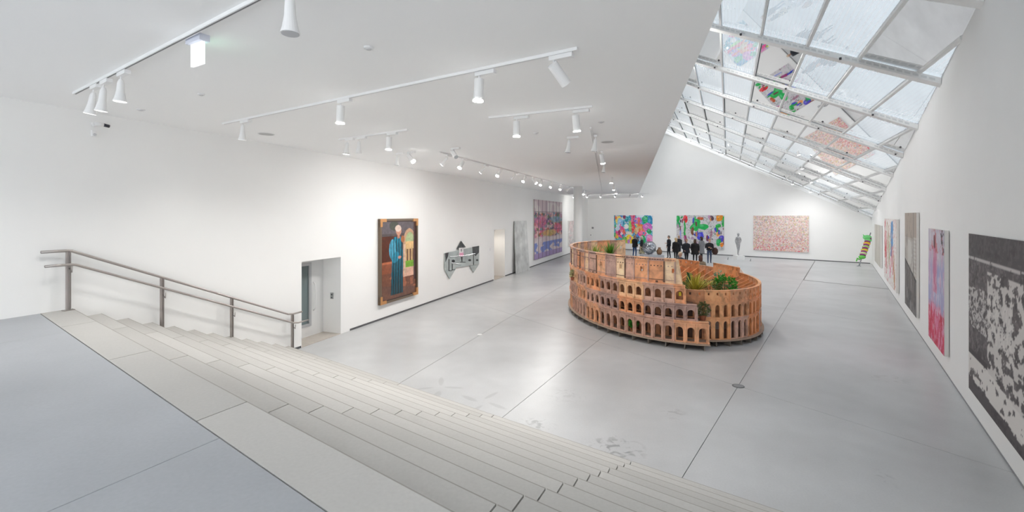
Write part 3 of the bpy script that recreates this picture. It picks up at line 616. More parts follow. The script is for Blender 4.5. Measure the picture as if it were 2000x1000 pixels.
# leaning stone slab
bl_, br_ = flo(1007, 535), flo(1033, 527); tl_, tr_ = onwall(1003, 432, .02), onwall(1026, 431, .02)
off2 = Vector((NL[0], NL[1], .07))*.05
m = MB(); q = [Vector((*bl_, 0)), Vector((*br_, 0)), Vector(tr_), Vector(tl_)]
q2 = [p+off2 for p in q]; q2[0].z = q2[1].z = 0
m.hexa(q2, q); m.build('stone_slab', mat('grey_marble', (206, 208, 207), .35, var=.28, scale=1.6, bump=.1), label='tall grey stone slab leaning on the left wall by the doorway', cat='sculpture', loc=(*bl_, 0))

# ------------------------------------------------------------------ amphitheatre model
EC = Vector((5.14, 15.615)); EA, EB, TH = 4.41, 3.02, 1.622
eM = Vector((math.cos(TH), math.sin(TH))); em = Vector((-math.sin(TH), math.cos(TH)))
ph = np.linspace(math.pi, -math.pi, 4001)
def epos(p, off=0):
    c, s = math.cos(p), math.sin(p); q = EC+eM*EA*c+em*EB*s; n = (eM*c/EA+em*s/EB).normalized(); return q+n*off, n
pts_ = np.array([epos(p)[0] for p in ph]); sl_ = np.concatenate([[0], np.cumsum(np.hypot(*np.diff(pts_, axis=0).T))])
PER = sl_[-1]
i0 = int(np.argmin([(p[0]-4.88)**2+(p[1]-11.12)**2 for p in pts_])); S0 = sl_[i0]
def E2(s, off, z):     # s from the ruined end, running over the left side to the back
    p = float(np.interp((S0+s) % PER, sl_, ph)); q, n = epos(p, off); return (q.x, q.y, z)
am = empty('amphitheatre_model', (EC.x, EC.y, 0), 'large copper-brown model of a ruined oval amphitheatre with arches and plants', 'sculpture')
def copper(i, base):
    name = 'copper_board_%s' % i
    if name in MATS: return MATS[name]
    m = bpy.data.materials.new(name); m.use_nodes = True; nt = m.node_tree; N = nt.nodes.new; L = nt.links.new; p = nt.nodes['Principled BSDF']
    g = N('ShaderNodeNewGeometry'); n = N('ShaderNodeTexNoise'); n.inputs['Scale'].default_value = 5; n.inputs['Detail'].default_value = 8; n.inputs['Distortion'].default_value = .6; L(g.outputs['Position'], n.inputs['Vector'])
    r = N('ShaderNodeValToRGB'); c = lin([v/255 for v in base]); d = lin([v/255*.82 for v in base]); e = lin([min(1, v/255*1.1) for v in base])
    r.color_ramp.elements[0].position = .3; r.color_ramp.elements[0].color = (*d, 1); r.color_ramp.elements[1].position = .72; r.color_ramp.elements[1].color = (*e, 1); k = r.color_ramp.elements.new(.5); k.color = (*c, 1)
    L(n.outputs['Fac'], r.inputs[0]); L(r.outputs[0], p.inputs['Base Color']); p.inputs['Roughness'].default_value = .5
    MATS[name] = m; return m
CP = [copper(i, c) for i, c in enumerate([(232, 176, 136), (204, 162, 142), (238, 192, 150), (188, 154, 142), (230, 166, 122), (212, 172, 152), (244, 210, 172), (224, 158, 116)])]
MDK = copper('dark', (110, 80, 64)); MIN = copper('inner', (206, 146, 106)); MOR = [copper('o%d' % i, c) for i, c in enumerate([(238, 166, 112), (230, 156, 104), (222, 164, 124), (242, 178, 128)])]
ZB = .165
def arcade(mb, s0, n, pitch, z0, z1, off, th, aw, zs, zsp, blind=False, pil=True):
    """n bays with arched openings; zs sill, zsp springing line"""
    def q(s, o, z): return E2(s, off+o, z)
    for b in range(n):
        a = s0+b*pitch; xl = a+(pitch-aw)/2; xr = xl+aw; r = aw/2; K = 8
        ar = [(xl+r-r*math.cos(math.pi*k/K), zsp+r*math.sin(math.pi*k/K)) for k in range(K+1)]
        for o, fl in ((0, 1), (-th, -1)):
            mb.add([q(a, o, z0), q(xl, o, z0), q(xl, o, z1), q(a, o, z1)], [(0, 1, 2, 3)]); mb.add([q(xr, o, z0), q(a+pitch, o, z0), q(a+pitch, o, z1), q(xr, o, z1)], [(0, 1, 2, 3)])
            if zs > z0+1e-4: mb.add([q(xl, o, z0), q(xr, o, z0), q(xr, o, zs), q(xl, o, zs)], [(0, 1, 2, 3)])
            for k in range(K): mb.add([q(ar[k][0], o, ar[k][1]), q(ar[k+1][0], o, ar[k+1][1]), q(ar[k+1][0], o, z1), q(ar[k][0], o, z1)], [(0, 1, 2, 3)])
        co = [(xl, zs)]+ar+[(xr, zs)]
        for k in range(len(co)-1):
            (x1, y1), (x2, y2) = co[k], co[k+1]
            mb.add([q(x1, 0, y1), q(x2, 0, y2), q(x2, -th, y2), q(x1, -th, y1)], [(0, 1, 2, 3)])
        mb.add([q(xl, 0, zs), q(xr, 0, zs), q(xr, -th, zs), q(xl, -th, zs)], [(0, 1, 2, 3)])
        if pil:
            for k in range(K):   # raised arch rim
                (x1, y1), (x2, y2) = ar[k], ar[k+1]; f = 1.2
                cx_ = xl+r; X1, X2 = cx_+(x1-cx_)*f, cx_+(x2-cx_)*f; Y1, Y2 = zsp+(y1-zsp)*f, zsp+(y2-zsp)*f
                mb.add([q(x1, .012, y1), q(x2, .012, y2), q(X2, .012, Y2), q(X1, .012, Y1)], [(0, 1, 2, 3)]); mb.add([q(X1, .012, Y1), q(X2, .012, Y2), q(X2, 0, Y2), q(X1, 0, Y1)], [(0, 1, 2, 3)])
            # half column, base and capital on the left joint
            w_ = .024
            for zz0, zz1, ww, dd in ((z0, z0+.05, .036, .04), (z0+.05, z1-.1, w_, .028), (z1-.1, z1-.07, .034, .038)):
                mb.hexa([q(a-ww, .0, zz0), q(a-ww*.6, dd, zz0), q(a+ww*.6, dd, zz0), q(a+ww, 0, zz0)], [q(a-ww, .0, zz1), q(a-ww*.6, dd, zz1), q(a+ww*.6, dd, zz1), q(a+ww, 0, zz1)])
    for s in (s0, s0+n*pitch): mb.add([q(s, 0, z0), q(s, -th, z0), q(s, -th, z1), q(s, 0, z1)], [(0, 1, 2, 3)])
    for z in (z0, z1):
        for b in range(n): a = s0+b*pitch; mb.add([q(a, 0, z), q(a+pitch, 0, z), q(a+pitch, -th, z), q(a, -th, z)], [(0, 1, 2, 3)])
def band(mb, s0, s1, o0, o1, z0, z1, ds=.15):
    n = max(1, int((s1-s0)/ds+.5))
    for k in range(n):
        a, b = s0+(s1-s0)*k/n, s0+(s1-s0)*(k+1)/n
        mb.hexa([E2(a, o0, z0), E2(b, o0, z0), E2(b, o1, z0), E2(a, o1, z0)], [E2(a, o0, z1), E2(b, o0, z1), E2(b, o1, z1), E2(a, o1, z1)])
PT = .272; NB_ = 42
lev = [(ZB, ZB+.55, 0), (ZB+.55, ZB+.97, 1), (ZB+.97, ZB+1.435, 2)]
for L_, (z0, z1, st_) in enumerate(lev):
    b = st_
    while b < NB_:
        n = min(3 - (b % 3 if b == st_ else 0), NB_-b); hh = z1-z0; mb = MB()
        arcade(mb, b*PT, n, PT, z0, z1, 0, .05, .172, z0+(.03, .05, .1)[L_], z0+(.3, .195, .245)[L_])
        band(mb, b*PT, (b+n)*PT, 0, .05, z1-.07, z1-.045); band(mb, b*PT, (b+n)*PT, 0, .028, z1-.045, z1-.012); band(mb, b*PT, (b+n)*PT, -.06, .058, z1-.012, z1+.006)
        mb.build('arcade_panel', CP[R.choice([(0, 1, 2, 4, 5), (3, 5, 0, 4, 3), (1, 3, 0, 1, 5)][2-L_])], am); b += n
# attic
zA0, zA1 = ZB+1.445, ZB+2.09
s = .62; k = 0
SEND = NB_*PT
while s < SEND-.2:
    w_ = R.choice([.3, .42, .46, .34]); e = min(s+w_, SEND); mb = MB()
    win = k % 2 == 0; cxs = (s+e)/2; zc = (zA0+zA1)/2+.02; hw, hh = .035, .06
    def q(s_, o, z, first=(k == 0)):
        # the broken end slants back
        if first and s_ < s+.01: s_ = s-.02+.17*max(0, (z-zA0)/(zA1-zA0))
        return E2(s_, o, z)
    cells = [(s, e, zA0, zA1)]
    if win: cells = [(s, cxs-hw, zA0, zA1), (cxs+hw, e, zA0, zA1), (cxs-hw, cxs+hw, zA0, zc-hh), (cxs-hw, cxs+hw, zc+hh, zA1)]
    for a, b, c, d in cells:
        m2 = (a+b)/2
        for x0, x1 in ((a, m2), (m2, b)):
            mb.hexa([q(x0, .0, c), q(x1, .0, c), q(x1, -.045, c), q(x0, -.045, c)], [q(x0, .0, d), q(x1, .0, d), q(x1, -.045, d), q(x0, -.045, d)])
    if win:
        for a, b, c, d in ((cxs-hw-.02, cxs-hw, zc-hh, zc+hh), (cxs+hw, cxs+hw+.02, zc-hh, zc+hh), (cxs-hw-.03, cxs+hw+.03, zc+hh, zc+hh+.02)): band(mb, a, b, 0, .02, c, d)
    o = mb.build('attic_panel', CP[(k*5+2) % 8 if k % 4 else 6], am)
    x0 = s+(.15 if k == 0 else 0)
    mb = MB(); band(mb, x0, e, .0, .03, zA1-.06, zA1-.035); band(mb, x0, e, -.06, .045, zA1-.012, zA1+.02); mb.build('cornice', CP[(k*3) % 6], am)
    mb = MB(); x = x0+.03
    while x < e-.03: band(mb, x, x+.025, .0, .035, zA1-.035, zA1-.012); x += .07
    band(mb, x0, x0+.035, 0, .022, zA0+.04, zA1-.06); x = x0+.08
    while x < e-.03: band(mb, x, x+.025, 0, .022, zc+.1, zc+.125); x += .09
    band(mb, x0, e, 0, .015, zA0+.09, zA0+.105)
    if k % 2: band(mb, cxs-.03, cxs+.03, 0.0, .012, zA0+.02, zA0+.07)
    mb.build('bracket_row', MDK if k % 3 == 1 else CP[3], am, kind='stuff'); s = e; k += 1
mb = MB(); band(mb, .6, SEND, -.05, .04, zA0-.02, zA0+.015); mb.build('string_course', CP[4], am)
# lower inner ring, all the way round
OI = -.42; n_in = 57; pin = PER/n_in*.985*.97
# bays of the inner ring measured on the outer line; the visible right hand part starts before s=0
k = 0; s = -.02
TOPS = {}
b = 0; tot = PER; bayw = .272
nb3 = int(tot/(3*bayw)); bayw = tot/(3*nb3)
for i in range(nb3):
    s = -tot+i*3*bayw+.0; mid = (s+1.5*bayw) % tot; vis = mid > NB_*PT-.4 or mid < .3
    zt = ZB+1.26
    fr = mid/tot
    px_ = E2(mid, OI, 0)
    if mid > 15.6 and mid < 17.4: zt = ZB+1.42
    elif mid > SEND-.6 and mid < 15.0: zt = ZB+1.4
    mcol = MOR[i % 4] if vis else MIN
    mb = MB(); arcade(mb, s, 3, bayw, ZB, ZB+.56, OI, .05, .15, ZB+.02, ZB+.40, pil=False); band(mb, s, s+3*bayw, OI, OI+.02, ZB+.53, ZB+.56); mb.build('ring_panel', mcol if i % 2 else CP[5] if vis else mcol, am)
    mb = MB(); arcade(mb, s, 3, bayw, ZB+.56, ZB+.97, OI, .05, .15, ZB+.58, ZB+.82, pil=False); band(mb, s, s+3*bayw, OI, OI+.018, ZB+.94, ZB+.97); mb.build('ring_panel', mcol, am)
    mb = MB()
    for j in range(3):   # upper band with blind arches and small windows
        a = s+j*bayw; c = a+bayw/2
        for x0, x1, y0, y1 in ((a, c-.03, ZB+.97, zt), (c+.03, a+bayw, ZB+.97, zt), (c-.03, c+.03, ZB+.97, zt-.12), (c-.03, c+.03, zt-.05, zt)): band(mb, x0, x1, OI-.045, OI, y0, y1, .3)
        rr = .06
        for t in range(6):
            t0, t1 = math.pi*t/6, math.pi*(t+1)/6; zc = ZB+1.02
            f = lambda t, r_, o: E2(c+r_*math.cos(t), OI+o, zc+r_*math.sin(t))
            mb.hexa([f(t0, rr, 0), f(t1, rr, 0), f(t1, rr+.018, 0), f(t0, rr+.018, 0)], [f(t0, rr, .015), f(t1, rr, .015), f(t1, rr+.018, .015), f(t0, rr+.018, .015)])
    band(mb, s, s+3*bayw, OI-.06, OI+.015, zt, zt+.015)
    band(mb, s-.012, s+.012, OI, OI+.02, ZB, zt); mb.build('ring_attic', mcol, am)
# raised pale gusset at the back right
gs = 17.5; g0, g1 = Vector(E2(gs, OI-.02, ZB+1.2)), Vector(E2(gs, OI+.0, ZB+1.5)); g2 = Vector(E2(gs+.42, OI+.02, ZB+1.28)); g3 = Vector(E2(gs-.5, OI+.02, ZB+1.46)); gn = Vector((.02, .012, 0))
MB().add([g0, g2, g1, g0+gn, g2+gn, g1+gn], [(0, 1, 2), (3, 5, 4), (0, 3, 4, 1), (1, 4, 5, 2), (2, 5, 3, 0)]).build('pale_gusset', mat('pale_board', (236, 226, 218), .6), am)
# dark core behind the arches so that they read as passages
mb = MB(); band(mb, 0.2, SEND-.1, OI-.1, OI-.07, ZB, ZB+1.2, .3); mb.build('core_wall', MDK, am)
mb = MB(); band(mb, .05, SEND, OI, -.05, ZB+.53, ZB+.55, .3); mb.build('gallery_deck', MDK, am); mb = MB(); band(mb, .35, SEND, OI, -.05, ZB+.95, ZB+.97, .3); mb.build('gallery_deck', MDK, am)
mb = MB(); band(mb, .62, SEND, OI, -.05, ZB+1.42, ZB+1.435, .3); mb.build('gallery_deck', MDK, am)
# base plate, feet
Mply = mat('grey_plywood', (172, 150, 132), .7, var=.1, scale=6)
mb = MB(); band(mb, -.02, SEND, -.5, .1, ZB-.028, ZB); mb.build('base_plate', Mply, am)
mb = MB(); band(mb, SEND, PER, OI-.3, OI+.09, ZB-.028, ZB); mb.build('base_plate', Mply, am)
Mft = mat('foot_grey', (128, 120, 112), .7); nf = 52
for i in range(nf):
    s = PER*i/nf+.1; o1 = .06 if s < SEND else OI+.06; o0 = o1-.5; a = Vector(E2(s, o0, 0)); c = Vector(E2(s, o1, 0)); d = (c-a).normalized(); t = Vector((-d.y, d.x, 0))*.012
    MB().hexa([a-t, c-t, c+t, a+t], [p+Vector((0, 0, ZB-.029)) for p in (a-t, c-t, c+t, a+t)]).build('foot', Mft, am)
# floor inside and planting bed, radial seating fins
mb = MB(); n = 48
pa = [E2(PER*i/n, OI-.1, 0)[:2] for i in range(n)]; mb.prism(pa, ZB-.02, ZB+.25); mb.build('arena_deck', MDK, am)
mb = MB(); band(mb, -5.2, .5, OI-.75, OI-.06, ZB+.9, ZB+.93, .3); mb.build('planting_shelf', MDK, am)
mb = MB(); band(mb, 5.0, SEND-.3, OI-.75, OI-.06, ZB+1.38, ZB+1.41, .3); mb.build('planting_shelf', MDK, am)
nfin = 46
for i in range(nfin):
    s = SEND+.15+(PER-SEND-2.0)*i/nfin; a, c = Vector(E2(s, OI-.07, 0)), Vector(E2(s, OI-1.15, 0)); d = (c-a).normalized(); t = Vector((-d.y, d.x, 0))*.014
    if i % 2: continue
    z = lambda v: Vector((0, 0, v))
    MB().hexa([a-t+z(ZB+.25), c-t+z(ZB+.25), c+t+z(ZB+.25), a+t+z(ZB+.25)], [a-t+z(ZB+1.16), c-t+z(ZB+.62), c+t+z(ZB+.62), a+t+z(ZB+1.16)]).build('seating_fin', MOR[(i//2) % 4], am)
# yellow tag in one arch of the third arcade
ty = E2(2.5*PT, -.09, ZB+1.2)
MB().box(ty, (.06, .02, .1)).build('yellow_tag', mat('yellow_plastic', (206, 190, 50), .5), label='small yellow tag hanging in an upper arch of the model', cat='tag', loc=ty)

# ------------------------------------------------------------------ plants in the model
def leafmat(n, c): return mat('leaf_'+n, c, .45, var=.3, scale=14)
Mpot = mat('terracotta_pot', (150, 88, 60), .7)
def pot(root, x, y, z, r, h): 
    MB().tube([(x, y, z), (x, y, z+h*.85), (x, y, z+h*.85), (x, y, z+h)], [r*.75, r*.95, r*1.08, r*1.08], 14).build('pot', Mpot, root, False)
def spiky(x, y, z, r, n, m_, label, seed, up=.55, wd=.03):
    g = random.Random(seed); root = empty('spiky_plant', (x, y, z), label, 'plant', 'plants growing in the amphitheatre model'); pot(root, x, y, z, .09, .12)
    mb = MB()
    for i in range(n):
        a = g.uniform(0, 2*math.pi); el = g.uniform(.15, 1.25); l = r*g.uniform(.7, 1.15); p = Vector((x, y, z+.1)); d = Vector((math.cos(a)*math.cos(el), math.sin(a)*math.cos(el), math.sin(el)+up)).normalized(); sd = Vector((-math.sin(a), math.cos(a), 0))
        pr = []
        for k in range(5):
            t = k/4; w_ = wd*(1-.25*abs(t-.35)*2)*(1-t**3); pr.append((p-sd*w_/2, p+Vector((0, 0, .006)), p+sd*w_/2)); d = (d+Vector((0, 0, -.16*t))).normalized(); p = p+d*l/4
        vs = [v for q in pr for v in q]; mb.add(vs, [(k*3+j, k*3+j+1, k*3+j+4, k*3+j+3) for k in range(4) for j in range(2)])
    mb.build('leaf_cluster', m_, root, True, kind='stuff'); return root
def bushy(x, y, z, rx, rz, n, m_, label, seed, lf=.06):
    g = random.Random(seed); root = empty('leafy_plant', (x, y, z), label, 'plant', 'plants growing in the amphitheatre model'); pot(root, x, y, z, .09, .12); mb = MB()
    st_ = MB()
    for i in range(6):
        a = i*1.05; st_.tube([(x, y, z+.1), (x+math.cos(a)*rx*.5, y+math.sin(a)*rx*.5, z+.1+rz*1.1)], .006, 5)
    st_.build('stem', mat('stem_green', (96, 104, 60), .6), root)
    for i in range(n):
        d = Vector((g.gauss(0, 1), g.gauss(0, 1), g.gauss(0, 1))).normalized()*g.uniform(.5, 1); p = Vector((x+d.x*rx, y+d.y*rx, z+.1+rz*(.9+d.z*.9))); l = lf*g.uniform(.7, 1.3)
        a = Vector((d.x, d.y, d.z*.5+.2)).normalized(); b = a.orthogonal().normalized(); b.rotate(Matrix.Rotation(g.uniform(0, 6.3), 3, a)); b *= l*.35; c = a.cross(b)*.3
        mb.add([p, p+a*l*.5+b+c, p+a*l, p+a*l*.5-b+c], [(0, 1, 2, 3)])
    mb.build('foliage', m_, root, kind='stuff'); return root
def pp(x, Y): return ((x-1000)/F*Y, Y)
zs1 = ZB+1.41; zs2 = ZB+.93
spiky(*pp(1162, 17.4), zs1, .6, 60, leafmat('lime', (158, 184, 66)), 'lime green spiky plant inside the tall left end of the model', 1, .9, .04)
spiky(*pp(1192, 18.2), zs1, .66, 70, leafmat('fresh', (94, 156, 44)), 'fresh green spiky plant below the back rim of the model', 2, 1.0, .045)
bushy(*pp(1172, 17.8), zs1, .28, .16, 160, leafmat('silver', (196, 196, 150)), 'pale low plant between the two spiky plants on the left', 3)
spiky(*pp(1357, 12.45), zs2, .62, 130, leafmat('yellow', (200, 192, 80)), 'yellowish spiky plant at the broken edge of the model', 4, .6, .034)
bushy(*pp(1332, 13.2), zs2-.66, .25, .5, 260, leafmat('deep', (52, 92, 40)), 'dark green bush behind the slanted broken edge of the model', 5, .07)
bushy(*pp(1387, 12.6), zs2, .28, .2, 360, leafmat('olive', (122, 122, 66)), 'low olive brown plant between the yellow and bright green plants', 7, .05)
bushy(*pp(1415, 12.7), zs2, .3, .27, 480, leafmat('bright', (74, 158, 56)), 'bright green leafy plant above the orange ring wall', 8, .075)
bushy(*pp(1403, 12.95), zs2, .18, .33, 200, leafmat('frost', (150, 180, 150)), 'small frosty green plant behind the bright green one', 9, .05)
# (plants end)
# column cactus
x, y = pp(1340, 13.7); r = empty('column_cactus', (x, y, ZB+.25), 'dark green upright cactus rising behind the broken edge', 'plant', 'plants growing in the amphitheatre model'); pot(r, x, y, ZB+.25, .1, .14)
mb = MB(); mb.tube([(x, y, ZB+.38), (x, y, ZB+1.0), (x+.1, y, ZB+1.38), (x+.13, y, ZB+1.46)], [.05, .06, .05, .01], 10); mb.tube([(x, y, ZB+.9), (x-.08, y, ZB+1.0), (x-.1, y, ZB+1.2)], [.04, .045, .01], 8); mb.build('cactus_stem', leafmat('cactus', (48, 92, 50)), r, True)
mb = MB(); g = random.Random(3)
for i in range(70): t = g.random(); p = Vector((x+.12*t, y, ZB+.95+.48*t)); a = g.uniform(0, 6.3); d = Vector((math.cos(a), math.sin(a), .6)); mb.tube([p+d*.03, p+d*.1], [.02, .001], 4)
mb.build('cactus_leaf', leafmat('cactus', (48, 92, 50)), r, kind='stuff')
e = E2(7.5*PT-.3+.1, -.1, ZB); 
for x_, lab, zz, sd, mm, sc_ in [(1234, 'bright green leafy plant standing in a bottom arch of the model', ZB, 11, 'bright', 1.0), (1127, 'small pale green plant on a ledge at the far left of the model', ZB+.97, 12, 'silver', .9)]:
    best = min(np.arange(0, 8, .02), key=lambda s: abs(1000+F*E2(s, -.12, 0)[0]/E2(s, -.12, 0)[1]-x_)); q = E2(float(best), -.16 if sd == 11 else .02, zz); 
    bushy(q[0], q[1], zz, .085*sc_, .13, 90, leafmat(mm, (0, 0, 0)), lab, sd, .09)
q = E2(.1, -.2, ZB+.55); bushy(q[0], q[1], ZB+.55, .14, .2, 260, leafmat('sage', (104, 108, 66)), 'sage green plant in the stepped gap of the ruined wall', 13, .06)

# ------------------------------------------------------------------ people
def skinmesh(name, verts, edges, rad, sub=1):
    me = bpy.data.meshes.new(name); me.from_pydata(verts, edges, []); o = bpy.data.objects.new(name, me); COL.objects.link(o)
    o.modifiers.new('s', 'SKIN'); 
    for v, r in zip(me.skin_vertices[0].data, rad): v.radius = r if isinstance(r, tuple) else (r, r)
    me.skin_vertices[0].data[0].use_root = True
    su = o.modifiers.new('u', 'SUBSURF'); su.levels = sub; su.render_levels = sub
    dg = bpy.context.evaluated_depsgraph_get(); ev = o.evaluated_get(dg); m2 = bpy.data.meshes.new_from_object(ev)
    bpy.data.objects.remove(o); return m2
def body_parts(arms, lean=0, stride=.0):
    """joints for a body of height 1, facing -y"""
    V = [(0, 0, .53), (0, .0, .61), (0, -.005, .70), (0, 0, .79), (0, 0, .845), (0, -.008, .885)]; E_ = [(0, 1), (1, 2), (2, 3), (3, 4), (4, 5)]
    Rr = [(.088, .062), (.076, .056), (.092, .06), (.08, .052), (.03, .03), (.03, .032)]
    def ch(start, pts, rs):
        p = start
        for q, r in zip(pts, rs): V.append(q); Rr.append(r); E_.append((p, len(V)-1)); p = len(V)-1
        return p
    for s in (-1, 1):
        sy = s*stride
        ch(0, [(s*.052, 0, .48), (s*.055, -.012+sy*.6, .28), (s*.056, .012+sy, .05), (s*.062, -.055+sy, .022)], [.052, .034, .023, (.022, .016)])
        a = arms[0 if s < 0 else 1]
        el, wr = {'down': ((s*.14, .018, .645), (s*.142, -.03, .515)), 'fold': ((s*.145, .0, .65), (s*.03, -.11, .665)), 'pocket': ((s*.165, .03, .645), (s*.105, -.05, .54)), 'front': ((s*.135, -.02, .645), (s*.06, -.13, .63)), 'face': ((s*.13, -.06, .66), (s*.04, -.1, .80)), 'hip': ((s*.2, .03, .67), (s*.115, -.0, .56))}[a]
        h = ch(3, [(s*.105, 0, .80), el, wr], [.034, .026, .017])
        d = (Vector(wr)-Vector(el)).normalized(); side = d.cross(Vector((0, 1, 0))).normalized() if abs(d.y) < .9 else Vector((1, 0, 0)); pl = Vector(wr)+d*.03
        V.append(tuple(pl)); Rr.append((.015, .011)); E_.append((h, len(V)-1)); pi = len(V)-1
        for f, (sp, ln) in enumerate([(-.012, .032), (-.004, .037), (.004, .035), (.012, .027)]):
            b = pl+d*.014+side*sp; m_ = b+d*ln*.5+Vector((0, -.003, 0)); t = b+d*ln+Vector((0, -.01, 0)); V.append(tuple(m_)); Rr.append(.0048); E_.append((pi, len(V)-1)); V.append(tuple(t)); Rr.append(.004); E_.append((len(V)-2, len(V)-1))
        th = Vector(wr)+d*.012+side*(-.018)+Vector((0, -.012, 0)); V.append(tuple(th)); Rr.append(.0055); E_.append((h, len(V)-1)); V.append(tuple(th+d*.02)); Rr.append(.004); E_.append((len(V)-2, len(V)-1))
    return V, E_, Rr
def head_into(mb, yaw):
    c = (0, -.012, .932)
    def fn(d):
        q = 1.0
        if d.z < -.2: q *= 1-.12*abs(d.x)                       # jaw
        if d.y < -.86 and -.35 < d.z < .15 and abs(d.x) < .2: q *= 1.16   # nose
        if d.y < -.8 and .1 < d.z < .3: q *= .97                # eye line
        return q
    mb.ball(c, (.042, .051, .066), 20, 14, fn)
    for s in (-1, 1): mb.ball((s*.043, -.006, .932), (.007, .013, .02), 6, 5)
def person(loc, h, face, label, coat=None, coat_len=.45, shirt=(30, 30, 34), trousers=(34, 36, 44), hair=(80, 60, 44), long=False, arms=('down', 'down'), shoes=(26, 24, 24), stride=.03, bald=False, skin=(214, 170, 146), collar=None, wide=1.08, statue=None, turn=0):
    x, y, z0 = loc
    root = empty('statue' if statue else 'person', loc, label, 'statue' if statue else 'person', None if statue else 'visitors at the end of the gallery')
    V, E_, Rr = body_parts(arms, 0, stride)
    m2 = skinmesh('body', V, E_, Rr)
    mb = MB(); head_into(mb, 0)
    co = np.array([v.co[:] for v in m2.vertices]); fs = [tuple(p.vertices) for p in m2.polygons]
    allm = MB(); allm.add(co.tolist(), fs); nbody = len(fs); allm.add(mb.v, mb.f)
    rot = Matrix.Rotation(face, 3, 'Z')
    def T(v): return tuple(rot @ (Vector(v)*h)+Vector(loc))
    vs0 = allm.v; mi = []
    for i, f in enumerate(allm.f):
        c = sum((Vector(vs0[k]) for k in f), Vector())/len(f)
        if i >= nbody or c.z > .85: k = 0
        elif c.z < .042: k = 3
        elif .35 < c.z < .545 and abs(c.x) > .1: k = 0
        elif any(a in ('fold', 'front', 'face') for a in arms) and c.y < -.095 and c.z > .5: k = 0
        elif c.z < .535: k = 2
        else: k = 1
        mi.append(k)
    allm.v = [T(v) for v in vs0]; allm.mi = mi
    nm = lambda p, c: mat('%s_%d_%d_%d' % (p, *c), c, .75)
    mats = [nm('skin', skin), nm('shirt', shirt), nm('trousers', trousers), nm('shoes', shoes)] if not statue else [statue]*4
    b = allm.build('body', mats, root, True)
    if statue:
        mb = MB(); 
        def sh(d): return 1 if d.z > .1 or d.y > .2 else .93
        mb.ball((0, -.004, .945), (.046, .054, .06), 16, 10, sh); mb.v = [T(v) for v in mb.v]; mb.build('hair', statue, root, True); return root
    # eyes and mouth
    mb = MB()
    for s in (-1, 1): mb.ball((s*.017, -.056, .938), (.006, .004, .004), 6, 4)
    mb.v = [T(v) for v in mb.v]; mb.build('eyes', nm('eye', (40, 34, 32)), root)
    mb = MB(); mb.ball((0, -.056, .896), (.012, .004, .003), 6, 4); mb.v = [T(v) for v in mb.v]; mb.build('mouth', nm('lip', (170, 100, 92)), root)
    # hair: a cap open at the face, longer at the back
    mb = MB(); n, mm = 24, 12; vs = []; fs = []
    for i in range(mm+1):
        for k in range(n):
            a = 2*math.pi*k/n; back = .5+.5*math.sin(a)       # y+ is the back
            thmax = 1.05+(1.15+(.35 if long else 0))*back; th = thmax*i/mm
            f = 1.08+.03*math.sin(5*a+3*th)
            p = Vector((math.sin(th)*math.cos(a)*.046*f, math.sin(th)*math.sin(a)*.056*f, math.cos(th)*.07*f))+Vector((0, -.006, .936))
            if long and th > 1.4 and back > .35: p = Vector((p.x*1.12, max(p.y, .012)+.012, p.z-.085*(th-1.4)))
            vs.append(tuple(p))
    for i in range(mm):
        for k in range(n): fs.append((i*n+k, (i+1)*n+k, (i+1)*n+(k+1) % n, i*n+(k+1) % n))
    mb.add([T(v) for v in vs], fs); hm = mb.build('hair', nm('hair', hair), root, True)
    sol = hm.modifiers.new('t', 'SOLIDIFY'); sol.thickness = .012
    if coat:
        mb = MB(); rows_ = [(.848, .036, .036, 0), (.83, .062, .05, 0), (.805, .118, .064, 0), (.77, .116, .07, 0), (.70, .108, .072, 0), (.62, .098, .07, 0), (.55, .108, .08, 0)]
        if coat_len < .5: rows_ += [(.5, .112, .082, 0), (coat_len, .112+.1*(.5-coat_len), .08+.08*(.5-coat_len), 0)]
        nseg = 18; vs = []; fs = []
        for zz, rx, ry, oy in rows_:
            for k in range(nseg):
                a = 2*math.pi*k/nseg; rr = 1+.03*math.sin(3*a+zz*20); vs.append((rx*wide*rr*math.cos(a), oy+ry*wide*rr*math.sin(a), zz+.004*math.sin(5*a)))
        for i in range(len(rows_)-1):
            for k in range(nseg): fs.append((i*nseg+k, i*nseg+(k+1) % nseg, (i+1)*nseg+(k+1) % nseg, (i+1)*nseg+k))
        mb.add(vs, fs)
        for s, a in ((-1, arms[0]), (1, arms[1])):
            sh = Vector((s*.1, 0, .80)); idx = None
            el, wr = {'down': ((s*.14, .018, .645), (s*.142, -.03, .515)), 'fold': ((s*.145, .0, .65), (s*.03, -.11, .665)), 'pocket': ((s*.165, .03, .645), (s*.105, -.05, .54)), 'front': ((s*.135, -.02, .645), (s*.06, -.13, .63)), 'face': ((s*.13, -.06, .66), (s*.04, -.1, .80)), 'hip': ((s*.2, .03, .67), (s*.115, -.0, .56))}[a]
            mb.tube([sh, sh*.55+Vector(el)*.45, el, Vector(el)*.1+Vector(wr)*.9], [.042*wide, .042*wide, .037, .027], 10)
        mb.v = [T(v) for v in mb.v]; ct = mb.build('coat', nm('coat', coat), root, True)
        if collar:
            mb = MB(); mb.tube([(0, .012, .83), (0, .008, .868)], [.055, .048], 14); mb.v = [T(v) for v in mb.v]; mb.build('collar', nm('collar', collar), ct, True)
    return root
def at(x, ytop, h): Y = (H-h)*F/(ytop-HZ); return ((x-1000)/F*Y, Y, 0)
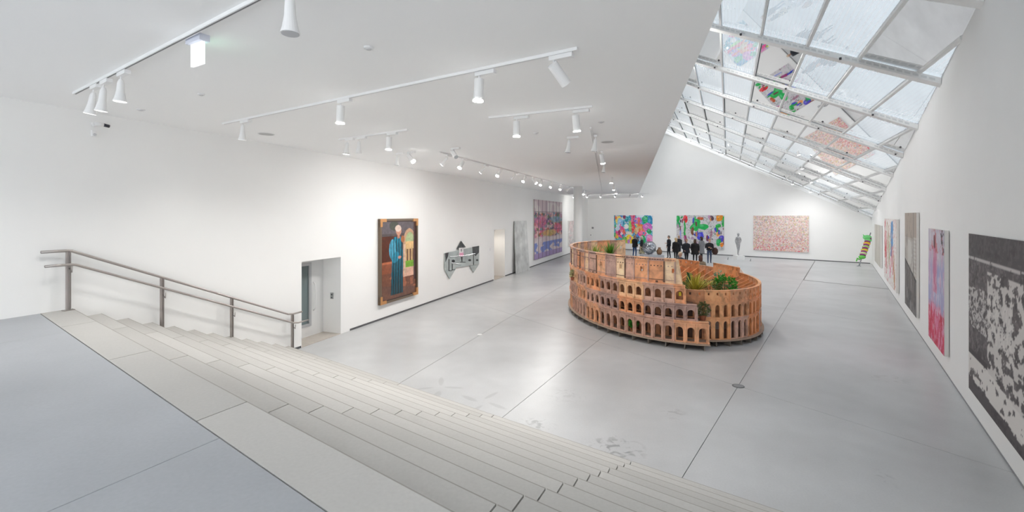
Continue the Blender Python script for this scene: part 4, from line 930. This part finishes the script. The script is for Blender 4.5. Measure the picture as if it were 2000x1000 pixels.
# face: 0 looks towards the viewer, pi away
person(at(1239.5, 459.8, 1.75), 1.75, 2.2, 'visitor in short black coat and blue jeans before the colourful blob painting', coat=(22, 21, 24), coat_len=.46, trousers=(62, 92, 138), hair=(150, 122, 96), arms=('down', 'front'))
person(at(1253.5, 461.5, 1.70), 1.70, -1.9, 'visitor in dark jacket and speckled skirt beside the one in jeans', coat=(34, 34, 40), coat_len=.5, trousers=(150, 142, 104), hair=(206, 196, 184), arms=('front', 'down'))
o = bpy.data.objects[[q.name for q in bpy.data.objects if q.name.startswith('person')][-1]]
xx, yy, _ = at(1253.5, 461.5, 1.70)
mb = MB(); mb.tube([(xx, yy, .95), (xx, yy, .6), (xx, yy, .32)], [.165, .2, .235], 18)
ms = bpy.data.materials.new('speckled_cloth'); ms.use_nodes = True; nt = ms.node_tree; g = nt.nodes.new('ShaderNodeNewGeometry'); v_ = nt.nodes.new('ShaderNodeTexNoise'); v_.inputs['Scale'].default_value = 9; r_ = nt.nodes.new('ShaderNodeValToRGB'); r_.color_ramp.interpolation = 'CONSTANT'; r_.color_ramp.elements[0].color = (.02, .02, .02, 1); r_.color_ramp.elements[1].position = .5; r_.color_ramp.elements[1].color = (.62, .56, .36, 1)
nt.links.new(g.outputs['Position'], v_.inputs['Vector']); nt.links.new(v_.outputs['Fac'], r_.inputs[0]); nt.links.new(r_.outputs[0], nt.nodes['Principled BSDF'].inputs['Base Color'])
mb.build('skirt', ms, o, True)
person(at(1306.5, 460.3, 1.78), 1.78, -1.5, 'visitor in dark suit at the left end of the standing group', coat=(30, 32, 40), coat_len=.5, trousers=(30, 32, 40), hair=(120, 110, 104), arms=('down', 'fold'))
person(at(1326, 459.5, 1.8), 1.8, .3, 'tall visitor in navy standing behind the blonde visitor', coat=(36, 38, 48), coat_len=.5, trousers=(40, 42, 50), hair=(208, 190, 166))
person(at(1320, 465, 1.68), 1.68, 3.3, 'blonde visitor in black coat seen from behind in the group', coat=(18, 17, 18), coat_len=.4, trousers=(24, 24, 28), hair=(206, 176, 132), long=True, wide=1.2)
person(at(1340.5, 467.3, 1.7), 1.7, .2, 'visitor in black quilted jacket with hands in front, middle of the group', coat=(26, 28, 38), coat_len=.46, trousers=(22, 24, 30), hair=(150, 110, 90), arms=('pocket', 'front'), wide=1.3)
person(at(1357.5, 467.3, 1.68), 1.68, 2.6, 'visitor in long black coat with long brown hair', coat=(20, 18, 20), coat_len=.36, trousers=(24, 22, 26), hair=(86, 64, 50), long=True, wide=1.25)
person(at(1370, 462.5, 1.72), 1.72, -2.7, 'visitor in long grey coat beside the black-coated one', coat=(128, 128, 132), coat_len=.27, trousers=(40, 40, 44), hair=(66, 52, 44), wide=1.15, long=True, collar=(70, 54, 46))
person(at(1385.5, 466.5, 1.72), 1.72, -.35, 'visitor in black sweater and jeans at the right end of the group', coat=(26, 24, 30), coat_len=.53, trousers=(58, 72, 100), hair=(160, 120, 90), arms=('fold', 'front'), stride=.06)
person(((1328.5-1000)/F*21.6, 21.6, 0), 1.60, .4, 'grey-haired visitor in dark blue jacket close behind the model', coat=(50, 54, 66), coat_len=.46, trousers=(40, 42, 50), hair=(206, 184, 156), wide=1.25)
person(((1368-1000)/F*20.8, 20.8, 0), 1.51, 3.0, 'small brown-haired visitor in tan jacket close behind the model', coat=(140, 122, 100), coat_len=.46, trousers=(60, 56, 56), hair=(84, 52, 42), wide=1.1, long=True)
# furry bag carried by the right-most visitor
bx_, by_ = at(1396.5, 466.5, 1.72)[:2]
bagr = empty('shoulder_bag', (bx_, by_, .62), 'shaggy dark brown bag hanging beside the right-most visitor', 'bag')
g = random.Random(5); mb = MB(); mb.ball((bx_, by_, .86), (.2, .15, .25), 20, 14, lambda d: 1+.14*math.sin(9*d.x+5*d.z)*math.cos(8*d.y)); mb.build('bag_body', mat('brown_fur', (72, 48, 42), .9, var=.4, scale=30), bagr, True)
px0 = at(1389, 466.5, 1.72)
MB().tube([(bx_-.12, by_, 1.05), ((bx_+px0[0])/2-.05, by_, 1.28), (px0[0]+.03, by_, 1.1)], .018, 8).build('strap', mat('brown_leather', (60, 42, 36), .6), bagr, True)
# ------------------------------------------------------------------ statue and other sculptures at the end
sx, sy = flo(1443, 507)
Mpl = mat('plinth_white', (236, 236, 235), .6)
m = MB(); m.prism([(sx-.3, sy-.3), (sx+.3, sy-.3), (sx+.3, sy+.3), (sx-.3, sy+.3)], 0, .3, .01); m.build('statue_plinth', Mpl, label='low white plinth under the silvery standing statue', cat='plinth', loc=(sx, sy, 0))
person((sx-.05, sy, .3), 1.72, .35, 'silvery grey statue of a standing figure on a low plinth', statue=mat('silver_statue', (176, 176, 178), .4, metal=.35, var=.25, scale=14), arms=('down', 'hip'), stride=.05)
for x_, y_, nm in [(1421.5, 507, 'left'), (1465.5, 510, 'right')]:
    q = flo(x_, y_); r = empty('floor_marker', (*q, 0), 'small grey post on the floor to the %s of the statue plinth' % nm, 'post'); MB().tube([(*q, 0), (*q, .02)], .05, 12).build('foot', mat('post_grey', (150, 150, 152), .5), r); MB().tube([(*q, .015), (q[0]+.03, q[1], .16)], [.02, .03], 10).build('stem', mat('post_grey', (150, 150, 152), .5), r)
# silver scribble sculpture on a mirror plinth, small brown object
gx, gy = pp(1271, 30.5)
m = MB(); m.prism([(gx-.62, gy-.5), (gx+.75, gy-.5), (gx+.75, gy+.5), (gx-.62, gy+.5)], 0, .72, .012); m.build('display_block', mat('pale_steel_block', (186, 190, 196), .3, metal=.3), label='pale grey display block behind the model near the first painting', cat='plinth', loc=(gx, gy, 0))
g = random.Random(9); ro = empty('silver_sphere', (gx-.1, gy, .72), 'crumpled silver foil ball on the pale display block', 'sculpture')
mb = MB(); mb.ball((gx-.1, gy, 1.16), (.43, .38, .41), 28, 20, lambda d: 1+.07*math.sin(11*d.x+7*d.z+3*d.y)*math.cos(9*d.z-6*d.y)); mb.build('foil_body', mat('silver_foil', (196, 200, 206), .18, metal=.9, bump=.8, scale=9), ro)
mb = MB()
for i in range(26):
    pts = []; a = g.uniform(0, 6.3); t = g.uniform(.3, 2.8)
    for k in range(7): a += g.uniform(.1, .5); t = min(2.8, max(.3, t+g.uniform(-.3, .3))); pts.append((gx-.1+.46*math.sin(t)*math.cos(a), gy+.41*math.sin(t)*math.sin(a), 1.19+.44*math.cos(t)))
    mb.tube(pts, .011, 5)
mb.build('wire_scribble', mat('wire_grey', (120, 124, 130), .3, metal=.8), ro, True)
q = (gx+.55, gy-.1, .72); r = empty('brown_vase', q, 'small brown rounded vase on the right end of the display block', 'vase')
mb = MB(); mb.tube([q, (q[0], q[1], .8), (q[0], q[1], .98), (q[0], q[1], 1.1), (q[0], q[1], 1.16)], [.1, .17, .18, .1, .08], 20); mb.build('vase_body', mat('brown_glaze', (142, 104, 74), .45, var=.2, scale=8), r, True); MB().tube([(q[0], q[1], 1.15), (q[0], q[1], 1.2)], [.08, .1], 20).build('vase_lip', mat('brown_glaze', (142, 104, 74), .45), r, True)
# leaning inflatable column in the far right corner (plain stand-in)
f0 = Vector((*flo(1677.5, 520), 0)); f1 = Vector((*wallR(onR(1707.5), .08), zat(456, onR(1707.5))))
f1 = Vector((*wallR(30.6, .1), 2.17)); ax = (f1-f0)
ln = empty('inflatable_column', tuple(f0), 'bright green, yellow and purple inflatable column leaning into the far right corner', 'sculpture')
MB().tube([f0, f1], .035, 10).build('pole', mat('steel_pole', (176, 178, 182), .25, metal=.8), ln, True); MB().tube([f0, f0+Vector((0, 0, .05))], [.13, .09], 16).build('foot', mat('steel_pole', (176, 178, 182), .25, metal=.8), ln, True)
cols = [(104, 196, 84), (196, 206, 150), (216, 196, 60), (160, 190, 110), (226, 180, 40), (120, 214, 130)]
for i in range(6):
    c = f0+ax*(.27+.1*i); c2 = f0+ax*(.27+.1*i+.05)
    MB().ball(tuple(c), (.2, .2, .13), 18, 10).build('air_segment', mat('vinyl_%d' % i, cols[i], .25), ln, True)
    MB().tube([c2-ax*.012, c2+ax*.012], .17, 18).build('band', mat('vinyl_purple', (150, 60, 130), .25), ln, True)
c = f0+ax*.26; MB().tube([c, c+Vector((-.25, -.1, -.12)), c+Vector((-.42, -.15, -.05)), c+Vector((-.5, -.15, -.25))], [.06, .05, .05, .03], 8).build('tail', mat('vinyl_0', cols[0], .25), ln, True)
c = f0+ax*.86; MB().ball(tuple(c+Vector((-.12, 0, 0))), (.27, .2, .17), 16, 10).build('top_lobe', mat('vinyl_5', cols[5], .25), ln, True); MB().tube([c+Vector((-.3, 0, .05)), c+Vector((-.4, 0, .2))], [.06, .02], 8).build('horn', mat('vinyl_5', cols[5], .25), ln, True)

# ------------------------------------------------------------------ ceiling equipment
Mlw = mat('lamp_white', (240, 240, 240), .4); Mglow = mat('lamp_glow', (255, 253, 248), .4, emit=14); Mdim = mat('lamp_glow_dim', (250, 250, 248), .4, emit=.5); Moff = mat('lamp_glass_off', (186, 188, 192), .2); Mslot = mat('track_slot', (120, 120, 122), .6); Mslot2 = mat('pale_track_slot', (200, 200, 202), .6)
def track(a, b, label, wide=.036):
    a, b = Vector((*a, CZ-.016)), Vector((*b, CZ-.016)); d = (b-a).normalized(); n = Vector((-d.y, d.x, 0)); c = (a+b)/2
    r = empty('light_track', tuple(c), label, 'light track')
    MB().obox(c, d*(b-a).length/2, n*wide/2, Vector((0, 0, .016))).build('rail', Mlw, r); MB().obox(c-Vector((0, 0, .0165)), d*(b-a).length/2*.985, n*wide*.18, Vector((0, 0, .0015))).build('slot', Mslot if 'near' == label[:4] else Mslot2, r)
    return d
def lamp(P, d, label, kind='cyl', lit=True, aim=(0, 0, -1), scale=1.0, power=1.0, grp='ceiling track spotlights'):
    x, y = P; d = Vector(d); n = Vector((-d.y, d.x, 0)); zc = CZ-.033
    r = empty('spotlight', (x, y, zc), label, 'spotlight', grp); c = Vector((x, y, zc-.022))
    MB().obox(c+d*.06, d*.13, n*.03, Vector((0, 0, .022))).build('adapter', Mlw, r)
    s = c-d*.03; el = s+Vector((0, 0, -.075)); MB().tube([s, el], .009, 8).build('stem', Mlw, r, True)
    a = Vector(aim).normalized(); e = el+a*.235*scale
    if kind == 'bell': pts = [el-a*.02, el+a*.02, el+a*.12*scale, el+a*.2*scale, e]; rs = [.02, .034, .04, .056, .068]
    else: pts = [el-a*.025, el-a*.02, el+a*.21*scale, e]; rs = [.03, .056, .056, .058]
    MB().tube(pts, rs, 20).build('housing', Mlw, r, False)
    hs = r.children[-1]
    for p in hs.data.polygons: p.use_smooth = len(p.vertices) == 4
    rr = rs[-1]
    if lit and kind == 'cyl': MB().tube([e-a*.012, e+a*.004], rr*1.04, 20).build('lens', Mglow, r)
    elif lit == 'dim': MB().tube([e-a*.004, e+a*.003], rr*.9, 20).build('lens', Mdim, r)
    elif lit: MB().tube([e-a*.004, e+a*.003], rr*.9, 20).build('lens', Mglow, r)
    else: MB().tube([e-a*.004, e+a*.002], rr*.88, 20).build('lens', Moff, r)
    if power:
        l = bpy.data.lights.new('spot', 'SPOT'); l.energy = SPOT_W*power; l.spot_size = 2.3; l.spot_blend = 1; l.shadow_soft_size = .12; l.color = (1, .975, .94)
        o = bpy.data.objects.new('spot_beam', l); o.parent = r; o.location = tuple(e+a*.03-Vector(r.location)); o.rotation_euler = a.to_track_quat('-Z', 'Y').to_euler(); COL.objects.link(o)
    return r
t1 = track((-5.995, 6.17), (-.3, 2.36), 'near ceiling light track running past the blank hanging sign')
towall = (-.7, .25, -.75)
lamp(cei(238, 136), t1, 'bell-shaped spotlight highest of the three above the wall camera', 'bell', 'dim', (-.05, 0, -1), 1, .3)
lamp(cei(204, 153), t1, 'bell-shaped spotlight in the middle of the trio above the wall camera', 'bell', 'dim', (-.12, 0, -1), 1.15, .3)
lamp(cei(184, 163), t1, 'bell-shaped spotlight lowest of the trio, nearest the left wall', 'bell', 'dim', (-.18, 0, -1), 1.1, .3)
lamp((-1.56, 3.2), t1, 'large white bell spotlight cut off by the top of the picture', 'bell', False, (.02, -.02, -1), 1.1, 0)
t2 = track(cei(435, 240), cei(1128, 92), 'long middle ceiling light track carrying four spotlights')
lamp(cei(476, 232), t2, 'slim bell spotlight at the left end of the long middle track', 'bell', 'dim', (-.1, .1, -1), 1.0, .6)
lamp(cei(668, 191), t2, 'glowing cylinder spotlight second from left on the long middle track', 'cyl', True, (-.05, .05, -1), 1, .7)
lamp(cei(940, 135), t2, 'large glowing cylinder spotlight third on the long middle track', 'cyl', True, (-.06, .02, -1), 1, .7)
lamp(cei(1086, 103), t2, 'unlit cylinder spotlight tilted right at the end of the middle track', 'cyl', False, (.55, .35, -.62), 1, 0)
t3 = track(cei(662, 271), cei(796, 252), 'short ceiling light track with three spotlights near the left wall')
lamp(cei(680, 268), t3, 'lit bell spotlight at the left end of the short track', 'bell', True, (-.15, .1, -1), 1, .5)
lamp(cei(703, 265), t3, 'pale bell spotlight second on the short track', 'bell', False, (-.08, .1, -1), 1, 0)
lamp(cei(762, 257), t3, 'glowing cylinder spotlight at the right end of the short track', 'cyl', True, (-.05, 0, -1))
t4 = track(cei(955, 228), cei(1157, 206), 'ceiling light track carrying two glowing cylinders near the skylight edge')
lamp(cei(1012, 224), t4, 'glowing cylinder spotlight on the left of the pair near the skylight', 'cyl', True, (0, .05, -1))
lamp(cei(1128, 211), t4, 'glowing tilted cylinder spotlight on the right of the pair near the skylight', 'cyl', True, (.12, .2, -1))
a5 = (1.5, 8.6); b5 = (6.2, 31)
t5 = track(a5, b5, 'long ceiling light track running parallel to the skylight edge')
for i, ((x_, y_), kd, li, aim) in enumerate([((1163, 261), 'bell', False, (-.1, .1, -1)), ((1175, 293), 'cyl', True, (.2, .3, -.8)), ((1180, 314), 'bell', False, (-.1, 0, -1)), ((1195, 341), 'cyl', True, (-.1, 0, -1)), ((1199, 358), 'cyl', True, (0, .3, -1)), ((1204, 367), 'cyl', True, (0, .3, -1))]):
    lamp(cei(x_, y_), t5, '%s spotlight counted from the viewer on the track beside the skylight edge' % ('first', 'second', 'third', 'fourth', 'fifth', 'sixth')[i], kd, li, aim, 1, 1 if li else 0)
lamp(cei(1114, 264), t4, 'single unlit bell spotlight left of the track beside the skylight', 'bell', False, (-.1, 0, -1), 1, 0)
# a track parallel to the left wall
t6 = track(wallL(13, 3.1), wallL(33, 3.1), 'long far ceiling light track parallel to the left wall')
ordn = ['first', 'second', 'third', 'fourth', 'fifth', 'sixth', 'seventh', 'eighth', 'ninth', 'tenth', 'eleventh', 'twelfth', 'thirteenth', 'fourteenth', 'fifteenth', 'sixteenth']
for i, (Y, kd, li, aim) in enumerate([(13.4, 'bell', True, towall), (14.3, 'cyl', True, (-.4, -.45, -.8)), (15.8, 'bell', True, towall), (17.0, 'cyl', True, (-.4, -.45, -.8)), (18.5, 'bell', False, towall), (19.6, 'cyl', True, (-.4, -.45, -.8)), (20.6, 'cyl', True, (.5, -.2, -.7)), (21.8, 'cyl', True, (-.3, -.5, -.8)), (23.4, 'cyl', True, (-.3, -.5, -.8)), (25.2, 'cyl', True, (-.3, -.4, -.8)), (27, 'bell', False, towall), (28.6, 'cyl', True, (-.3, -.4, -.8)), (31, 'cyl', True, (-.3, -.4, -.8))]):
    lamp(wallL(Y, 3.1), t6, '%s spotlight from the viewer on the far track along the left wall' % ordn[i], kd, li, aim, 1, 1.0 if li else 0)
for x_, y_, kd, li, aim, lab in [(778, 296, 'bell', False, (-.1, 0, -1), 'unlit bell spotlight just right of the short three-lamp track'), (800, 294, 'cyl', True, (.5, -.3, -.6), 'lit spotlight tilted right, beside the unlit bell past the short track'), (886, 286, 'cyl', False, (.35, -.5, -.5), 'unlit tilted spotlight alone above the first of the far wall lamps')]:
    lamp(cei(x_, y_), t3, lab, kd, li, aim, 1, .3 if li else 0)
t7 = track((4.5, 36.2), (10.5, 34.5), 'far ceiling light track crossing in front of the end wall')
for i, t in enumerate((.08, .25, .42, .6, .78, .93)):
    lamp((4.5+6*t, 36.2-1.7*t), t7, '%s spotlight from the left on the far cross track before the end wall' % ordn[i], 'cyl', i != 4, (.05, 1, -.5), 1, 1.5 if i in (1, 3, 5) else 0)
def beam_lamp(x, y, label, aim, power, dz=-.26):
    z = skyz(x, y)+dz; r = empty('beam_spotlight', (x, y, z), label, 'spotlight', 'spotlights under the skylight beams'); a = Vector(aim).normalized(); c = Vector((x, y, z))
    MB().tube([c+Vector((0, 0, .05)), c-Vector((0, 0, .1))], .015, 8).build('stem', Mlw, r, True); e0 = c-Vector((0, 0, .12)); MB().tube([e0-a*.1, e0-a*.09, e0+a*.1], [.03, .06, .065], 18).build('housing', Mlw, r)
    MB().tube([e0+a*.096, e0+a*.106], .066, 18).build('lens', Mglow, r)
    l = bpy.data.lights.new('spot', 'SPOT'); l.energy = SPOT_W*power; l.spot_size = 2.5; l.spot_blend = 1; l.shadow_soft_size = .2; l.color = (1, .98, .96)
    o = bpy.data.objects.new('spot_beam', l); o.parent = r; o.location = tuple(e0+a*.14-c); o.rotation_euler = a.to_track_quat('-Z', 'Y').to_euler(); COL.objects.link(o)
def skp(x, y): u, v = (x-1000)/F, (HZ-y)/F; t = 5.775/(v-SB_*u-SC_); return u*t, t
for i, (x_, y_, aim, pw) in enumerate([(1411, 290, (.1, .1, -1), .9), (1548, 347, (.2, .3, -1), 1.0), (1583, 362, (.1, .3, -1), 1.0), (1559, 284, (.3, -.1, -1), 1.0), (1567, 313, (.2, .3, -1), 1.0), (1583, 342, (.3, -.2, -1), 1.0)]):
    beam_lamp(*skp(x_, y_), 'small lit spotlight under the skylight, %s' % ('far left along the end wall', 'left one of two low by the end wall', 'right one of two low by the end wall', 'highest of three in a steep row', 'middle of three in a steep row', 'lowest of three in a steep row')[i], aim, pw)
for i, k in enumerate((5, 6, 7, 8, 9, 10, 11)):  # added fill lights for the walls, out of view above the ceiling edge
    q, e = beams[k]; p = e+db*.6; beam_lamp(p.x, p.y, 'added unseen fill spotlight under the upper end of the %s skylight beam from the viewer' % ordn[i], (.75, -.1, -.75), 3.0, -.24)
# hanging sign (plain lit panel)
sgx, sgy = cei(386, 72); sr = empty('hanging_sign', (sgx, sgy, CZ-.3), 'blank white lit sign panel hanging from the ceiling beside the near track', 'sign')
dS2 = Vector((.86, -.5, 0)); nS2 = Vector((.5, .86, 0)); c = Vector((sgx, sgy, CZ))
MB().obox(c-Vector((0, 0, .03)), dS2*.13, nS2*.045, Vector((0, 0, .03))).build('mount', mat('sign_mount', (214, 218, 230), .4), sr); MB().obox(c-Vector((0, 0, .165)), dS2*.105, nS2*.012, Vector((0, 0, .105))).build('panel', mat('sign_panel', (246, 247, 250), .4, emit=.3), sr)
MB().obox(c-Vector((0, 0, .165))+nS2*.014+dS2*.0, dS2*.1, nS2*.002, Vector((0, 0, .1))).build('lit_face', mat('sign_green', (190, 236, 214), .4, emit=1.2), sr)
# discs in the ceiling
for x_, y_, rr, nm, lab, drop in [(720, 92, .05, 'smoke_detector', 'round white smoke detector in the middle of the near ceiling', .02), (393, 183, .045, 'smoke_detector', 'small white disc detector on the ceiling near the left wall', .02), (275, 214, .06, 'ceiling_sensor', 'flat sensor disc on the ceiling above the wall camera', .012), (1047, 259, .05, 'smoke_detector', 'small detector disc left of the two glowing cylinders', .02), (1174, 238, .06, 'ceiling_sensor', 'thin grey disc on the ceiling near the skylight edge', .012)]:
    q = cei(x_, y_); r = empty(nm, (*q, CZ-drop), lab, 'detector'); MB().tube([(*q, CZ), (*q, CZ-drop)], [rr, rr*.92], 24).build('rim', mat('detector_white', (228, 228, 228), .5), r); MB().tube([(*q, CZ-drop+.002), (*q, CZ-drop-.008)], [rr*.6, rr*.5], 20).build('cap', mat('detector_cap', (205, 205, 206), .5), r)
for x_, y_, rr, lab in [(520, 261.5, .16, 'flat round ceiling loudspeaker grille near the left wall'), (1186, 277, .15, 'flat round ceiling loudspeaker grille near the skylight edge')]:
    q = cei(x_, y_); r = empty('ceiling_speaker', (*q, CZ-.01), lab, 'loudspeaker'); MB().tube([(*q, CZ), (*q, CZ-.008)], rr, 32).build('rim', mat('detector_white', (228, 228, 228), .5), r); MB().tube([(*q, CZ-.004), (*q, CZ-.011)], rr*.88, 32).build('grille', mat('speaker_grille', (188, 188, 188), .7), r)
# surveillance camera on the left wall
Y = onL(184); q = Vector((*wallL(Y, 0), zat(243, Y))); nn = Vector((*NL, 0)); tt = Vector((SL, 1, 0)).normalized()
r = empty('wall_camera', tuple(q), 'white wall camera with a black lens high on the left wall', 'camera')
MB().tube([q, q+nn*.02], .045, 18).build('mount', Mlw, r, True); MB().tube([q+nn*.02, q+nn*.1+Vector((0, 0, .01))], .014, 8).build('arm', Mlw, r, True)
b0 = q+nn*.1; MB().tube([b0-tt*.04, b0+tt*.07], .032, 16).build('housing', Mlw, r, True); MB().tube([b0+tt*.07, b0+tt*.155+Vector((0, 0, -.01))], .026, 16).build('lens', mat('black_lens', (40, 40, 52), .3), r, True)
Y = onL(182); q = Vector((*wallL(Y, 0), zat(261, Y))); r = empty('wall_sensor', tuple(q), 'small white motion sensor under the wall camera', 'sensor')
MB().obox(q+nn*.02, tt*.03, nn*.02, Vector((0, 0, .05))).build('housing', Mlw, r); MB().ball(tuple(q+nn*.04-Vector((0, 0, .02))), .025, 10, 6).build('eye', mat('sensor_eye', (210, 210, 212), .4), r, True)
for x_, y_, lab in [(1146, 445, 'small dark wall fitting left of the colourful painting'), (1143, 459, 'little white wall fitting below the dark one')]:
    Y = onB(x_+12); q = Vector((*wallB(Y, 0), zat(y_, Y))); nn2 = Vector((*NB, 0)); tt2 = Vector((-NB[1], NB[0], 0))
    r = empty('wall_fitting', tuple(q), lab, 'fitting'); MB().obox(q+nn2*.04, tt2*.09, nn2*.04, Vector((0, 0, .09))).build('box', Mlw if 'white' in lab else mat('fitting_grey', (120, 120, 122), .5), r); MB().tube([q+nn2*.08, q+nn2*.12], .05, 12).build('knob', mat('fitting_grey', (120, 120, 122), .5), r)
# box loudspeaker at the top left of the end wall
Y = 39.0; X = (1329-1000)/F*Y; Z = zat(245, Y); r = empty('box_speaker', (X, Y, Z), 'white box loudspeaker hanging under the skylight at the ceiling edge', 'loudspeaker')
sp = MB(); sp.prism([(X-.35, Y-.3), (X+.35, Y-.45), (X+.45, Y+.3), (X-.3, Y+.3)], Z-.45, Z+.45, .02); sp.build('cabinet', mat('speaker_cabinet', (222, 224, 228), .5), r)
sp = MB(); sp.hexa([(X-.28, Y-.335, Z-.36), (X+.0, Y-.395, Z-.36), (X+.0, Y-.375, Z-.36), (X-.28, Y-.315, Z-.36)], [(X-.28, Y-.335, Z+.36), (X+.0, Y-.395, Z+.36), (X+.0, Y-.375, Z+.36), (X-.28, Y-.315, Z+.36)]); sp.build('grille', mat('speaker_blue_grey', (172, 178, 190), .6), r)
MB().tube([(X, Y, Z+.43), (X, Y, skyz(X, Y)-.04)], .03, 8).build('hanger', M_beam, r)
